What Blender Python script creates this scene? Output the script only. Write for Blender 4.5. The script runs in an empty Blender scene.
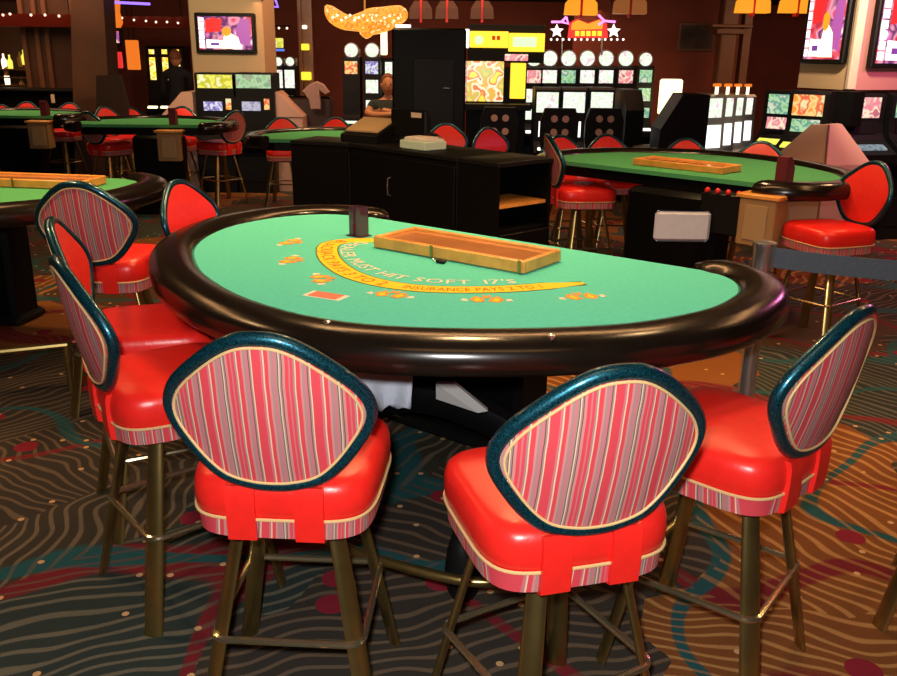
import bpy, math, random
from mathutils import Vector, Matrix
random.seed(7)
PI = math.pi
C = bpy.context.scene.collection
SC = bpy.context.scene

# ---------------------------------------------------------------- camera
F, PITCH, ROLL, H = 870.0, math.radians(18), math.radians(0.8), 1.70
fwd = Vector((0, math.cos(PITCH), -math.sin(PITCH)))
r0 = Vector((1, 0, 0)); u0 = r0.cross(fwd)
cr = r0*math.cos(ROLL) + u0*math.sin(ROLL)
cu = -r0*math.sin(ROLL) + u0*math.cos(ROLL)
cam = bpy.data.cameras.new('camera'); camo = bpy.data.objects.new('camera', cam); C.objects.link(camo)
cam.sensor_width = 36; cam.lens = F/897*36; cam.clip_start = 0.05; cam.clip_end = 100
m = Matrix((cr, cu, -fwd)).transposed().to_4x4(); m.translation = (0, 0, H)
camo.matrix_world = m
SC.camera = camo

# ---------------------------------------------------------------- world, lights, exposure
SC.view_settings.view_transform = 'Standard'; SC.view_settings.look = 'None'
SC.view_settings.gamma = 1; SC.view_settings.use_curve_mapping = False
SC.view_settings.exposure = 0.18
w = bpy.data.worlds.new('world'); SC.world = w; w.use_nodes = True
w.node_tree.nodes['Background'].inputs[0].default_value = (0.9, 0.55, 0.35, 1)
w.node_tree.nodes['Background'].inputs[1].default_value = 0.05

def light(name, kind, loc, energy, color=(1, 1, 1), size=0.1, target=None, angle=90, blend=0.6, sy=None):
    l = bpy.data.lights.new(name, kind); l.energy = energy; l.color = color
    if kind == 'AREA':
        l.size = size
        if sy: l.shape = 'RECTANGLE'; l.size_y = sy
    else: l.shadow_soft_size = size
    if kind == 'SPOT': l.spot_size = math.radians(angle); l.spot_blend = blend
    o = bpy.data.objects.new(name, l); C.objects.link(o); o.location = loc
    if target is not None:
        o.rotation_euler = (Vector(target)-Vector(loc)).to_track_quat('-Z', 'Y').to_euler()
    return o
# the camera's flash
light('flash', 'SPOT', (-0.05, 0.0, 1.80), 215, (1, 0.97, 0.95), 0.035, (0.05, 3.0, 0.75), 110, 0.5)
WARM = (1.0, 0.60, 0.28)
# recessed downlights over tables and aisles; last one added to brighten the seated person
for (x, y, e) in ((0.1, 3.5, 90), (-0.9, 4.3, 35), (1.3, 3.6, 35), (-3.0, 5.2, 80), (1.6, 6.2, 90), (-1.0, 8.6, 70), (-3.3, 10.0, 70), (-5.2, 11, 50),
                  (3.2, 3.4, 60), (-2.4, 3.2, 70), (3.6, 6.6, 60), (0.6, 8.6, 40), (-1.6, 5.6, 90), (5.0, 3.6, 40), (-.75, 9.6, 70)):
    light('downlight', 'SPOT', (x, y, 2.70), e, WARM, 0.09, (x, y, 0), 115, 0.7)
# warm ceiling strips: one inferred from rim streaks, the rest added as fill
for (x, y, e, sx, sy) in ((0.3, 4.7, 40, 2.6, .22), (-2.6, 4.4, 14, .25, 2.2), (2.8, 4.6, 14, .25, 2.2), (0.2, 1.0, 7, 1.6, .5)):
    light('ceiling_strip_and_fill', 'AREA', (x, y, 2.74), e, (1, .50, .20), sx, (x, y+.001, 0), sy=sy)
for (x, y, e, s) in ((0, 13.0, 120, 5), (-6, 12.6, 60, 3), (6, 13, 90, 3), (0, 16.5, 90, 5)):  # broad warm areas added to raise the ambient light at the back
    light('background_fill', 'AREA', (x, y, 2.70), e, (1.0, 0.5, 0.28), s, (x, y+0.8, 0))
light('pillar_light', 'SPOT', (3.4, 7.4, 2.6), 170, (1, 0.72, 0.5), 0.1, (4.3, 8.9, 1.5), 90)
light('pillar_light', 'SPOT', (-2.6, 9.3, 2.6), 120, (1, 0.76, 0.5), 0.1, (-2.9, 11.6, 1.7), 80)
light('pink_light', 'POINT', (4.9, 7.4, 2.4), 70, (1, 0.22, 0.5), 0.2)

def pray(px, py): return fwd + cr*((px-448.5)/F) - cu*((py-338)/F)
def P(px, py, Y):          # the point at ground distance Y seen there in the photo
    d = pray(px, py); return Vector((0, 0, H)) + d*(Y/d.y)
def G(px, py, z):          # the point at height z
    d = pray(px, py); return Vector((0, 0, H)) + d*((z-H)/d.z)

# ---------------------------------------------------------------- materials
def nt(name):
    m = bpy.data.materials.new(name); m.use_nodes = True
    return m, m.node_tree.nodes, m.node_tree.links, m.node_tree.nodes['Principled BSDF']
def mat(name, col, rough=0.5, metal=0.0, coat=0.0, noise=0.0, nscale=20, bump=0.0, spec=0.5, trans=0.0, alpha=1.0):
    m, N, L, b = nt(name)
    b.inputs['Base Color'].default_value = (*col, 1); b.inputs['Roughness'].default_value = rough
    b.inputs['Metallic'].default_value = metal; b.inputs['Coat Weight'].default_value = coat
    b.inputs['Specular IOR Level'].default_value = spec; b.inputs['Transmission Weight'].default_value = trans
    b.inputs['Alpha'].default_value = alpha
    if noise or bump:
        tc = N.new('ShaderNodeTexCoord'); n = N.new('ShaderNodeTexNoise'); n.inputs['Scale'].default_value = nscale
        n.inputs['Detail'].default_value = 4; L.new(tc.outputs['Object'], n.inputs['Vector'])
        if noise:
            mr = N.new('ShaderNodeMapRange'); mr.inputs[1].default_value = 0.3; mr.inputs[2].default_value = 0.7
            mr.inputs[3].default_value = 1-noise; mr.inputs[4].default_value = 1+noise
            L.new(n.outputs['Fac'], mr.inputs[0])
            hs = N.new('ShaderNodeHueSaturation'); hs.inputs['Color'].default_value = (*col, 1)
            L.new(mr.outputs[0], hs.inputs['Value']); L.new(hs.outputs[0], b.inputs['Base Color'])
        if bump:
            bp = N.new('ShaderNodeBump'); bp.inputs['Strength'].default_value = bump; bp.inputs['Distance'].default_value = 0.01
            L.new(n.outputs['Fac'], bp.inputs['Height']); L.new(bp.outputs[0], b.inputs['Normal'])
    return m
def emis(name, col, strength=1.0, rough=0.4):
    m, N, L, b = nt(name)
    b.inputs['Base Color'].default_value = (*[c*0.3 for c in col], 1); b.inputs['Roughness'].default_value = rough
    b.inputs['Emission Color'].default_value = (*col, 1); b.inputs['Emission Strength'].default_value = strength
    return m
def screen(name, cols, strength=1.0, scale=14, contrast=True):
    """lit glass with a busy printed picture: random cells in the given colours"""
    m, N, L, b = nt(name)
    tc = N.new('ShaderNodeTexCoord'); n = N.new('ShaderNodeTexNoise'); n.inputs['Scale'].default_value = scale*.62
    n.inputs['Detail'].default_value = 1.5; oi = N.new('ShaderNodeObjectInfo'); va = N.new('ShaderNodeVectorMath'); va.operation = 'ADD'
    sc_ = N.new('ShaderNodeMath'); sc_.operation = 'MULTIPLY'; sc_.inputs[1].default_value = 30; L.new(oi.outputs['Random'], sc_.inputs[0])
    L.new(tc.outputs['Object'], va.inputs[0]); L.new(sc_.outputs[0], va.inputs[1]); L.new(va.outputs[0], n.inputs['Vector'])
    mr = N.new('ShaderNodeMapRange'); mr.inputs[1].default_value = 0.28; mr.inputs[2].default_value = 0.72; L.new(n.outputs['Fac'], mr.inputs[0])
    r = N.new('ShaderNodeValToRGB'); e = r.color_ramp.elements; k = len(cols)
    while len(e) < 2*k: e.new(0.5)
    for i, c in enumerate(cols):
        for q, dq in ((0, .32), (1, .68)): e[2*i+q].position = (i+dq)/k; e[2*i+q].color = (*c, 1)
    L.new(mr.outputs[0], r.inputs[0]); L.new(r.outputs[0], b.inputs['Emission Color'])
    b.inputs['Base Color'].default_value = (0.02, 0.02, 0.02, 1); b.inputs['Roughness'].default_value = 0.2
    b.inputs['Emission Strength'].default_value = strength
    return m

def stripe_mat(name='striped_fabric', dark=1.0, yk=1.0):
    m, N, L, b = nt(name)
    tc = N.new('ShaderNodeTexCoord'); sp = N.new('ShaderNodeSeparateXYZ'); L.new(tc.outputs['Object'], sp.inputs[0])
    nz = N.new('ShaderNodeTexNoise'); nz.inputs['Scale'].default_value = 5; L.new(tc.outputs['Object'], nz.inputs['Vector'])
    ad = N.new('ShaderNodeMath'); ad.operation = 'MULTIPLY_ADD'; L.new(sp.outputs[1], ad.inputs[0]); ad.inputs[1].default_value = yk; L.new(sp.outputs[0], ad.inputs[2])
    wob = N.new('ShaderNodeMath'); wob.operation = 'MULTIPLY_ADD'; wob.inputs[1].default_value = 0.012
    L.new(nz.outputs['Fac'], wob.inputs[0]); L.new(ad.outputs[0], wob.inputs[2])
    mu = N.new('ShaderNodeMath'); mu.operation = 'MULTIPLY'; mu.inputs[1].default_value = 1/0.122; L.new(wob.outputs[0], mu.inputs[0])
    fr = N.new('ShaderNodeMath'); fr.operation = 'FRACT'; L.new(mu.outputs[0], fr.inputs[0])
    R = (0.62, 0.05, 0.07); K = (0.52, 0.15, 0.17); V = (0.34, 0.20, 0.19); Cc = (0.70, 0.52, 0.33); D = (0.09, 0.06, 0.05); PK = (0.55, 0.21, 0.20)
    seq = [(R, .10), (K, .04), (Cc, .025), (R, .07), (PK, .04), (V, .05), (K, .04), (V, .03), (D, .015), (Cc, .02), (V, .03), (D, .015), (PK, .05), (R, .06),
           (K, .03), (R, .05), (V, .03), (Cc, .02), (R, .08), (PK, .035), (V, .04), (K, .05), (D, .015), (V, .03), (Cc, .02), (R, .06)]
    tot = sum(q for _, q in seq); r = N.new('ShaderNodeValToRGB'); r.color_ramp.interpolation = 'CONSTANT'; e = r.color_ramp.elements
    while len(e) < len(seq): e.new(0.99)
    p = 0
    for i, (c, q) in enumerate(seq): e[i].position = p/tot; e[i].color = (*[k*dark for k in c], 1); p += q
    L.new(fr.outputs[0], r.inputs[0]); L.new(r.outputs[0], b.inputs['Base Color'])
    b.inputs['Roughness'].default_value = 0.7
    n2 = N.new('ShaderNodeTexNoise'); n2.inputs['Scale'].default_value = 400; L.new(tc.outputs['Object'], n2.inputs['Vector'])
    bp = N.new('ShaderNodeBump'); bp.inputs['Strength'].default_value = 0.25; bp.inputs['Distance'].default_value = 0.003
    L.new(n2.outputs['Fac'], bp.inputs['Height']); L.new(bp.outputs[0], b.inputs['Normal'])
    return m

def carpet_mat():
    m, N, L, b = nt('casino_carpet')
    def node(t, **k):
        n = N.new(t)
        for a, v in k.items(): setattr(n, a, v)
        return n
    def math_(op, a, bb=None, c=None):
        n = node('ShaderNodeMath', operation=op)
        for i, v in enumerate((a, bb, c)):
            if v is None: continue
            if isinstance(v, (int, float)): n.inputs[i].default_value = v
            else: L.new(v, n.inputs[i])
        return n.outputs[0]
    def mix(f, a, c):
        n = node('ShaderNodeMixRGB')
        for i, v in enumerate((f, a, c)):
            if isinstance(v, tuple): n.inputs[i].default_value = (*v, 1)
            elif isinstance(v, (int, float)): n.inputs[i].default_value = v
            else: L.new(v, n.inputs[i])
        return n.outputs[0]
    tc = node('ShaderNodeTexCoord')
    def noise(scale, detail=1.5, off=0.0):
        mp = node('ShaderNodeMapping'); mp.inputs['Location'].default_value = (off, off*0.7, 0); L.new(tc.outputs['Object'], mp.inputs[0])
        n = node('ShaderNodeTexNoise'); n.inputs['Scale'].default_value = scale; n.inputs['Detail'].default_value = detail
        L.new(mp.outputs[0], n.inputs['Vector']); return n
    # patches: voronoi cells with a wobbly border choose colour and direction of the wavy lines
    wob = noise(1.7, 1.5, 3.1)
    wv = node('ShaderNodeVectorMath', operation='MULTIPLY_ADD'); L.new(wob.outputs['Color'], wv.inputs[0])
    wv.inputs[1].default_value = (0.7, 0.7, 0); mo_ = node('ShaderNodeMapping'); mo_.inputs['Location'].default_value = (11.7, 16.03, 0)
    L.new(tc.outputs['Object'], mo_.inputs[0]); L.new(mo_.outputs[0], wv.inputs[2])
    vo = node('ShaderNodeTexVoronoi', voronoi_dimensions='2D'); vo.inputs['Scale'].default_value = 0.95; L.new(wv.outputs[0], vo.inputs['Vector'])
    sep = node('ShaderNodeSeparateColor'); L.new(vo.outputs['Color'], sep.inputs[0])
    rot = node('ShaderNodeVectorRotate', rotation_type='Z_AXIS'); L.new(tc.outputs['Object'], rot.inputs['Vector'])
    L.new(math_('MULTIPLY', sep.outputs[0], 3.0), rot.inputs['Angle'])
    dn = noise(2.6, 1.0, 9.0)
    off = node('ShaderNodeVectorMath', operation='MULTIPLY_ADD'); L.new(dn.outputs['Color'], off.inputs[0])
    off.inputs[1].default_value = (0.24, 0.24, 0); L.new(rot.outputs[0], off.inputs[2]); fq = math_('MULTIPLY_ADD', sep.outputs[2], 10.0, 13.0)
    sx = node('ShaderNodeSeparateXYZ'); L.new(off.outputs[0], sx.inputs[0])
    saw = math_('FRACT', math_('MULTIPLY', sx.outputs[0], fq))
    ln = node('ShaderNodeValToRGB'); L.new(saw, ln.inputs[0]); e = ln.color_ramp.elements
    e[0].position = 0.0; e[0].color = (0, 0, 0, 1); e[1].position = 0.58; e[1].color = (0, 0, 0, 1)
    for p_, v_ in ((0.66, 1), (0.88, 1), (0.96, 0)):
        q = e.new(p_); q.color = (v_, v_, v_, 1)
    line = ln.outputs[0]
    # ground and line colours per patch
    def ramp(fac, items):
        r = node('ShaderNodeValToRGB'); r.color_ramp.interpolation = 'CONSTANT'; el = r.color_ramp.elements
        while len(el) < len(items): el.new(0.9)
        for i, (p_, c_) in enumerate(items): el[i].position = p_; el[i].color = (*c_, 1)
        L.new(fac, r.inputs[0]); return r.outputs[0]
    base = ramp(sep.outputs[1], [(0, (.030, .025, .017)), (.26, (.13, .046, .012)), (.44, (.026, .022, .017)), (.60, (.050, .028, .015)), (.70, (.17, .060, .014)), (.88, (.018, .026, .023))])
    lcol = ramp(sep.outputs[1], [(0, (.10, .075, .048)), (.26, (.28, .14, .045)), (.44, (.085, .06, .038)), (.60, (.056, .032, .018)), (.70, (.18, .065, .016)), (.88, (.085, .078, .055))])
    col = mix(line, base, lcol)
    # teal rivers and maroon streams
    def band(scale, off_, wd, colr, old, centre=0.5):
        n = noise(scale, 0.6, off_)
        d = math_('ABSOLUTE', math_('SUBTRACT', n.outputs['Fac'], centre))
        mr = node('ShaderNodeMapRange'); mr.inputs[1].default_value = wd; mr.inputs[2].default_value = wd*0.7
        mr.inputs[3].default_value = 0; mr.inputs[4].default_value = 1; L.new(d, mr.inputs[0])
        f = math_('MULTIPLY', mr.outputs[0], math_('SUBTRACT', 1.0, math_('MULTIPLY', line, 0.45)))
        return mix(f, old, colr)
    col = band(0.8, 21.3, 0.017, (.11, .010, .013), col)
    col = band(0.9, 5.7, 0.015, (.010, .055, .060), col)
    # red and tan dots
    vd = node('ShaderNodeTexVoronoi', voronoi_dimensions='2D'); vd.inputs['Scale'].default_value = 3.2; L.new(tc.outputs['Object'], vd.inputs['Vector'])
    sd = node('ShaderNodeSeparateColor'); L.new(vd.outputs['Color'], sd.inputs[0])
    dot = math_('MULTIPLY', math_('LESS_THAN', vd.outputs['Distance'], 0.17), math_('GREATER_THAN', sd.outputs[0], 0.80))
    col = mix(dot, col, (.15, .010, .02))
    v3 = node('ShaderNodeTexVoronoi', voronoi_dimensions='2D'); v3.inputs['Scale'].default_value = 14; L.new(tc.outputs['Object'], v3.inputs['Vector'])
    s3 = node('ShaderNodeSeparateColor'); L.new(v3.outputs['Color'], s3.inputs[0])
    dot2 = math_('MULTIPLY', math_('LESS_THAN', v3.outputs['Distance'], 0.16), math_('GREATER_THAN', s3.outputs[1], 0.925))
    col = mix(dot2, col, (.40, .24, .11))
    pile = noise(260, 2, 0); hs = node('ShaderNodeHueSaturation'); L.new(col, hs.inputs['Color'])
    mr = node('ShaderNodeMapRange'); mr.inputs[1].default_value = 0.25; mr.inputs[2].default_value = 0.75; mr.inputs[3].default_value = 1.0; mr.inputs[4].default_value = 1.9
    L.new(pile.outputs['Fac'], mr.inputs[0]); L.new(mr.outputs[0], hs.inputs['Value']); L.new(hs.outputs[0], b.inputs['Base Color'])
    b.inputs['Roughness'].default_value = 0.9; b.inputs['Specular IOR Level'].default_value = 0.15
    bp = node('ShaderNodeBump'); bp.inputs['Strength'].default_value = 0.5; bp.inputs['Distance'].default_value = 0.004
    L.new(pile.outputs['Fac'], bp.inputs['Height']); L.new(bp.outputs[0], b.inputs['Normal'])
    return m

def teal_mat():
    m, N, L, b = nt('teal_lacquer')
    tc = N.new('ShaderNodeTexCoord'); n = N.new('ShaderNodeTexNoise'); n.inputs['Scale'].default_value = 260; n.inputs['Detail'].default_value = 2
    L.new(tc.outputs['Object'], n.inputs['Vector']); r = N.new('ShaderNodeValToRGB'); e = r.color_ramp.elements
    e[0].position = 0.36; e[0].color = (.003, .026, .036, 1); e[1].position = 0.72; e[1].color = (.014, .15, .22, 1)
    L.new(n.outputs['Fac'], r.inputs[0]); L.new(r.outputs[0], b.inputs['Base Color'])
    b.inputs['Roughness'].default_value = 0.36; b.inputs['Metallic'].default_value = 0.75; b.inputs['Coat Weight'].default_value = 0.6; b.inputs['Coat Roughness'].default_value = 0.10
    return m

MT = dict(
    felt=mat('green_felt', (.115, .70, .57), 0.92, noise=.05, nscale=60, bump=.1, spec=.15),
    felt2=mat('grass_green_felt', (.085, .40, .15), 0.92, noise=.06, nscale=60, spec=.15),
    vinyl=mat('black_padded_vinyl', (.009, .006, .004), 0.22, noise=.2, nscale=8, bump=.05, spec=.5),
    black=mat('black_laminate', (.0035, .0035, .0035), 0.45, spec=.12),
    blackp=mat('black_paint', (.006, .006, .006), 0.5, spec=.2),
    red=mat('red_vinyl', (.82, .020, .014), 0.33, noise=.05, nscale=30, bump=.12, spec=.5),
    redd=mat('red_back_vinyl', (.80, .028, .018), 0.4, noise=.05, nscale=30, bump=.1),
    piping=mat('cream_piping', (.68, .46, .20), 0.5),
    stripe=stripe_mat(), stripeb=stripe_mat('striped_back_fabric', 1.0, 0.0), teal=teal_mat(),
    brass=mat('dark_antique_brass', (.40, .29, .10), 0.28, .94, noise=.15, nscale=12),
    chrome=mat('polished_brass_tube', (.70, .58, .34), 0.18, .93),
    steel=mat('brushed_steel', (.70, .69, .67), 0.25, .92),
    wood=mat('honey_oak', (.78, .35, .07), 0.35, noise=.18, nscale=14),
    woodp=mat('oak_panel_under_plastic', (.50, .22, .085), 0.12, noise=.12, nscale=9, coat=.4),
    smoke=mat('smoked_acrylic', (.10, .04, .06), 0.08, spec=.8, alpha=.88),
    white=mat('white_cloth', (.62, .68, .80), 0.8, noise=.04), paper=mat('paper', (.72, .70, .62), 0.7), grey=mat('grey_card', (.42, .42, .40), 0.6),
    belt=mat('grey_webbing', (.085, .105, .125), 0.75, noise=.1, nscale=90),
    yellow=mat('yellow_print', (1.0, .70, .015), 0.85), redp=mat('red_print', (.75, .07, .01), 0.85), whitep=mat('cream_print', (.95, .86, .68), 0.85),
    orange=mat('orange_print', (.85, .36, .05), 0.85), olive=mat('dark_olive_print', (.07, .16, .03), 0.85), pinkp=mat('salmon_print', (.80, .22, .13), 0.8),
    wall=mat('maroon_wall', (.24, .055, .026), 0.75, noise=.12, nscale=2),
    brownwall=mat('brown_panel_wall', (.075, .030, .010), 0.6, noise=.15, nscale=3), trimw=mat('brown_moulding', (.17, .075, .032), 0.45),
    ceil=mat('dark_ceiling', (.012, .010, .009), 0.9),
    tan=mat('tan_plaster', (.60, .42, .22), 0.7), pinklit=mat('pink_lit_plaster', (.62, .30, .26), 0.7), wedge=mat('beige_laminate', (.60, .36, .27), 0.55),  # pink light on the right pillar's face is painted into its plaster colour
    cream=mat('cream_trim', (.75, .62, .45), 0.5),
    skin=mat('skin', (.62, .26, .12), 0.5), hair=mat('auburn_hair', (.22, .06, .02), 0.6), shirt=mat('dark_slate_cloth', (.022, .030, .030), 0.8),
    darkcloth=mat('black_cloth', (.008, .007, .008), 0.85), mauve=mat('mauve_cloth', (.36, .22, .18), 0.85, noise=.1),
    darkbrown=mat('dark_brown_leather', (.030, .012, .006), 0.5), rattan=mat('golden_rattan', (.45, .25, .06), 0.5, noise=.3, nscale=40),
    silver=mat('silver_plastic', (.33, .34, .32), 0.3, .4), maroonc=mat('dark_red_cloth', (.14, .01, .015), 0.7),
)
E = dict(
    white=emis('lit_white', (1, .98, .95), 1.5), warm=emis('lit_warm_white', (1, .82, .5), 2.2), cream=emis('lit_cream_shade', (1, .80, .42), 2.0),
    yellow=emis('lit_yellow', (1, .62, .03), 1.3), yel2=emis('lit_lemon', (.9, .85, .1), 1.0), orange=emis('lit_orange', (1, .22, .02), .75), amber=emis('lit_amber', (1, .36, .02), .9),
    red=emis('lit_red', (.9, .03, .03), .8), green=emis('lit_green', (.3, .85, .25), .8), blue=emis('lit_blue', (.12, .25, .9), .8), violet=emis('neon_violet', (.28, .15, 1), 1.6),
    pink=emis('neon_pink', (1, .25, .9), 1.6), paleg=emis('lit_pale_green', (.62, .95, .55), .95), mauve=emis('lit_mauve', (.42, .10, .38), .9), dimpurple=emis('dim_purple', (.3, .08, .5), .5),
    s_red=screen('tv_picture', [(.5, .02, .05), (.75, .08, .12), (.8, .3, .4), (.15, .03, .12), (.6, .15, .4), (.9, .75, .7)], 1.1, 9),
    s_yel=screen('yellow_reel_glass', [(1, .75, .05), (.95, .5, .02), (1, .9, .3), (.85, .3, .02)], 1.3, 18),
    s_grn=screen('green_reel_glass', [(.25, .6, .25), (.5, .8, .45), (.15, .4, .3), (.75, .8, .6)], .8, 20),
    s_org=screen('orange_reel_glass', [(1, .3, .03), (1, .7, .25), (.9, .15, .05), (.9, .8, .4)], .9, 18),
    s_pnk=screen('pink_reel_glass', [(.9, .45, .45), (.9, .25, .3), (1, .8, .6), (.6, .15, .2)], .9, 18),
    s_wht=screen('pale_reel_glass', [(.9, .9, .8), (.7, .85, .6), (1, 1, .9), (.75, .6, .6)], 1.05, 22),
    s_lem=screen('lemon_sign_glass', [(.75, .72, .05), (.9, .85, .15), (.6, .55, .02), (.95, .9, .5)], .95, 16),
    s_pgr=screen('pale_green_sign_glass', [(.35, .6, .3), (.5, .7, .4), (.25, .45, .25), (.6, .4, .3)], .85, 16),
    s_mix=screen('busy_display_glass', [(1, .75, .05), (.8, .15, .02), (.95, .9, .6), (.85, .4, .03), (.5, .55, .1), (1, .6, .1)], 1.0, 11),
    s_pur=screen('violet_reel_glass', [(.35, .3, .7), (.8, .8, .9), (.2, .15, .5), (.7, .7, .5)], .9, 20),
    s_blu2=screen('blue_orange_glass', [(.08, .2, .8), (.15, .35, .9), (.9, .4, .1)], .9, 10),
    s_vlt=screen('pale_violet_glass', [(.45, .42, .6), (.6, .58, .7), (.35, .33, .5)], .8, 20),
    s_blu=screen('pale_blue_button_glass', [(.2, .3, .35), (.35, .45, .5), (.15, .22, .28)], .6, 26),
    s_crys=screen('lit_crystal', [(1, .28, .02), (1, .42, .04), (.9, .2, .01), (1, .7, .25)], 1.1, 26),
)

# ---------------------------------------------------------------- mesh helpers
class MB:
    def __init__(s): s.v = []; s.f = []; s.mi = []; s.mats = []
    def mid(s, m):
        if m not in s.mats: s.mats.append(m)
        return s.mats.index(m)
    def add(s, vs, fs, m=None, M4=None):
        b = len(s.v); s.v += [tuple(M4 @ Vector(v)) if M4 else tuple(v) for v in vs]
        k = s.mid(m) if m else 0
        for f in fs: s.f.append([b+i for i in f]); s.mi.append(k)
        return s
    def box(s, c, d, m=None, M4=None, bev=0.0):
        x, y, z = c; a, b, h = d[0]/2, d[1]/2, d[2]/2
        if bev <= 0:
            vs = [(x+i*a, y+j*b, z+k*h) for k in (-1, 1) for j in (-1, 1) for i in (-1, 1)]
            return s.add(vs, [(0, 2, 3, 1), (4, 5, 7, 6), (0, 1, 5, 4), (2, 6, 7, 3), (0, 4, 6, 2), (1, 3, 7, 5)], m, M4)
        e = min(bev, a*.9, b*.9, h*.9); rings = []
        for (zz, ins) in ((-h, e), (-h+e, 0), (h-e, 0), (h, e)):
            A, B_ = a-ins, b-ins
            rings.append([(x+px, y+py, z+zz) for px, py in ((-A+e, -B_), (A-e, -B_), (A, -B_+e), (A, B_-e), (A-e, B_), (-A+e, B_), (-A, B_-e), (-A, -B_+e))])
        return s.loft(rings, m, M4)
    def loft(s, rings, m=None, M4=None, closed=True, caps=True):
        n = len(rings[0]); vs = [p for r in rings for p in r]; fs = []
        for i in range(len(rings)-1):
            for j in range(n if closed else n-1):
                k = (j+1) % n; fs.append((i*n+j, i*n+k, (i+1)*n+k, (i+1)*n+j))
        if caps and closed: fs.append(tuple(reversed(range(n)))); fs.append(tuple((len(rings)-1)*n+j for j in range(n)))
        return s.add(vs, fs, m, M4)
    def tube(s, pts, r, m=None, seg=10, closed=False, M4=None, flat=1.0, up=None):
        pts = [Vector(p) for p in pts]; n = len(pts); rings = []
        rr = r if isinstance(r, (list, tuple)) else [r]*n
        prev = None
        for i, p in enumerate(pts):
            a = pts[(i-1) % n] if (closed or i > 0) else p; b = pts[(i+1) % n] if (closed or i < n-1) else p
            t = (b-a).normalized()
            if up is not None: ref = Vector(up)
            elif prev is None: ref = Vector((0, 0, 1)) if abs(t.z) < .9 else Vector((1, 0, 0))
            else: ref = prev
            q = (ref - t*ref.dot(t)).normalized(); prev = q; w_ = t.cross(q)
            rings.append([tuple(p + q*(math.cos(g)*rr[i]*flat) + w_*(math.sin(g)*rr[i])) for g in [2*PI*k/seg for k in range(seg)]])
        if closed:
            nn = len(rings); vs = [p for r_ in rings for p in r_]
            fs = [(i*seg+j, i*seg+(j+1) % seg, ((i+1) % nn)*seg+(j+1) % seg, ((i+1) % nn)*seg+j) for i in range(nn) for j in range(seg)]
            return s.add(vs, fs, m, M4)
        return s.loft(rings, m, M4)
    def lathe(s, prof, m=None, seg=24, M4=None, c=(0, 0)):
        return s.loft([[(c[0]+r*math.cos(2*PI*k/seg), c[1]+r*math.sin(2*PI*k/seg), z) for k in range(seg)] for r, z in prof], m, M4)
    def prism(s, poly, z0, z1, m=None, M4=None):
        return s.loft([[(x, y, z0) for x, y in poly], [(x, y, z1) for x, y in poly]], m, M4)
    def xprism(s, prof, x0, x1, m=None, M4=None):      # side profile (y,z) extruded along x
        return s.loft([[(x0, y, z) for y, z in prof], [(x1, y, z) for y, z in prof]], m, M4)
    def sphere(s, c, r, m=None, seg=14, M4=None):
        if not isinstance(r, (list, tuple)): r = (r, r, r)
        k = seg//2; rings = [[(c[0]+r[0]*math.sin(PI*i/k)*math.cos(2*PI*j/seg), c[1]+r[1]*math.sin(PI*i/k)*math.sin(2*PI*j/seg), c[2]-r[2]*math.cos(PI*i/k)) for j in range(seg)] for i in range(k+1)]
        rings[0] = [(c[0]+r[0]*.02*math.cos(2*PI*j/seg), c[1]+r[1]*.02*math.sin(2*PI*j/seg), c[2]-r[2]) for j in range(seg)]
        rings[-1] = [(c[0]+r[0]*.02*math.cos(2*PI*j/seg), c[1]+r[1]*.02*math.sin(2*PI*j/seg), c[2]+r[2]) for j in range(seg)]
        return s.loft(rings, m, M4)
    def build(s, name, m=None, parent=None, smooth=True, angle=40):
        me = bpy.data.meshes.new(name); me.from_pydata(s.v, [], s.f); me.update()
        for x in (s.mats or [m]): me.materials.append(x)
        if s.mats: me.polygons.foreach_set('material_index', s.mi)
        import bmesh
        bm = bmesh.new(); bm.from_mesh(me); bmesh.ops.recalc_face_normals(bm, faces=bm.faces); bm.to_mesh(me); bm.free()
        if smooth:
            me.polygons.foreach_set('use_smooth', [True]*len(me.polygons)); me.set_sharp_from_angle(angle=math.radians(angle))
        o = bpy.data.objects.new(name, me); C.objects.link(o)
        if parent: o.parent = parent
        return o
def tag(o, label=None, cat=None, group=None, kind=None):
    if label: o['label'] = label
    if cat: o['category'] = cat
    if group: o['group'] = group
    if kind: o['kind'] = kind
    return o
def empty(name, loc, rz=0, label=None, cat=None, group=None):
    o = bpy.data.objects.new(name, None); C.objects.link(o); o.location = loc; o.rotation_euler = (0, 0, rz); o.empty_display_size = .1
    return tag(o, label, cat, group)
def copy_tree(o, parent=None):
    c = o.copy(); C.objects.link(c); c.parent = parent
    for k in list(o.children): copy_tree(k, c)
    return c
def place(o, loc, rz, label, group=None):
    o.location = loc; o.rotation_euler = (0, 0, rz); o['label'] = label
    if group: o['group'] = group
    return o
def spline(pts, n=6, closed=True):
    out = []; k = len(pts); pts = [Vector(p) for p in pts]
    rng = range(k) if closed else range(k-1)
    for i in rng:
        if closed: a, b, c, d = pts[(i-1) % k], pts[i], pts[(i+1) % k], pts[(i+2) % k]
        else: a, b, c, d = pts[max(i-1, 0)], pts[i], pts[i+1], pts[min(i+2, k-1)]
        for j in range(n):
            t = j/n; out.append(0.5*((2*b)+(c-a)*t+(2*a-5*b+4*c-d)*t*t+(-a+3*b-3*c+d)*t**3))
    if not closed: out.append(pts[-1])
    return out
def struct(o): o['kind'] = 'structure'; return o
def yaw_of(fx, fy): return math.atan2(-fx, fy)      # rotation taking local +Y to (fx, fy)

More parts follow.
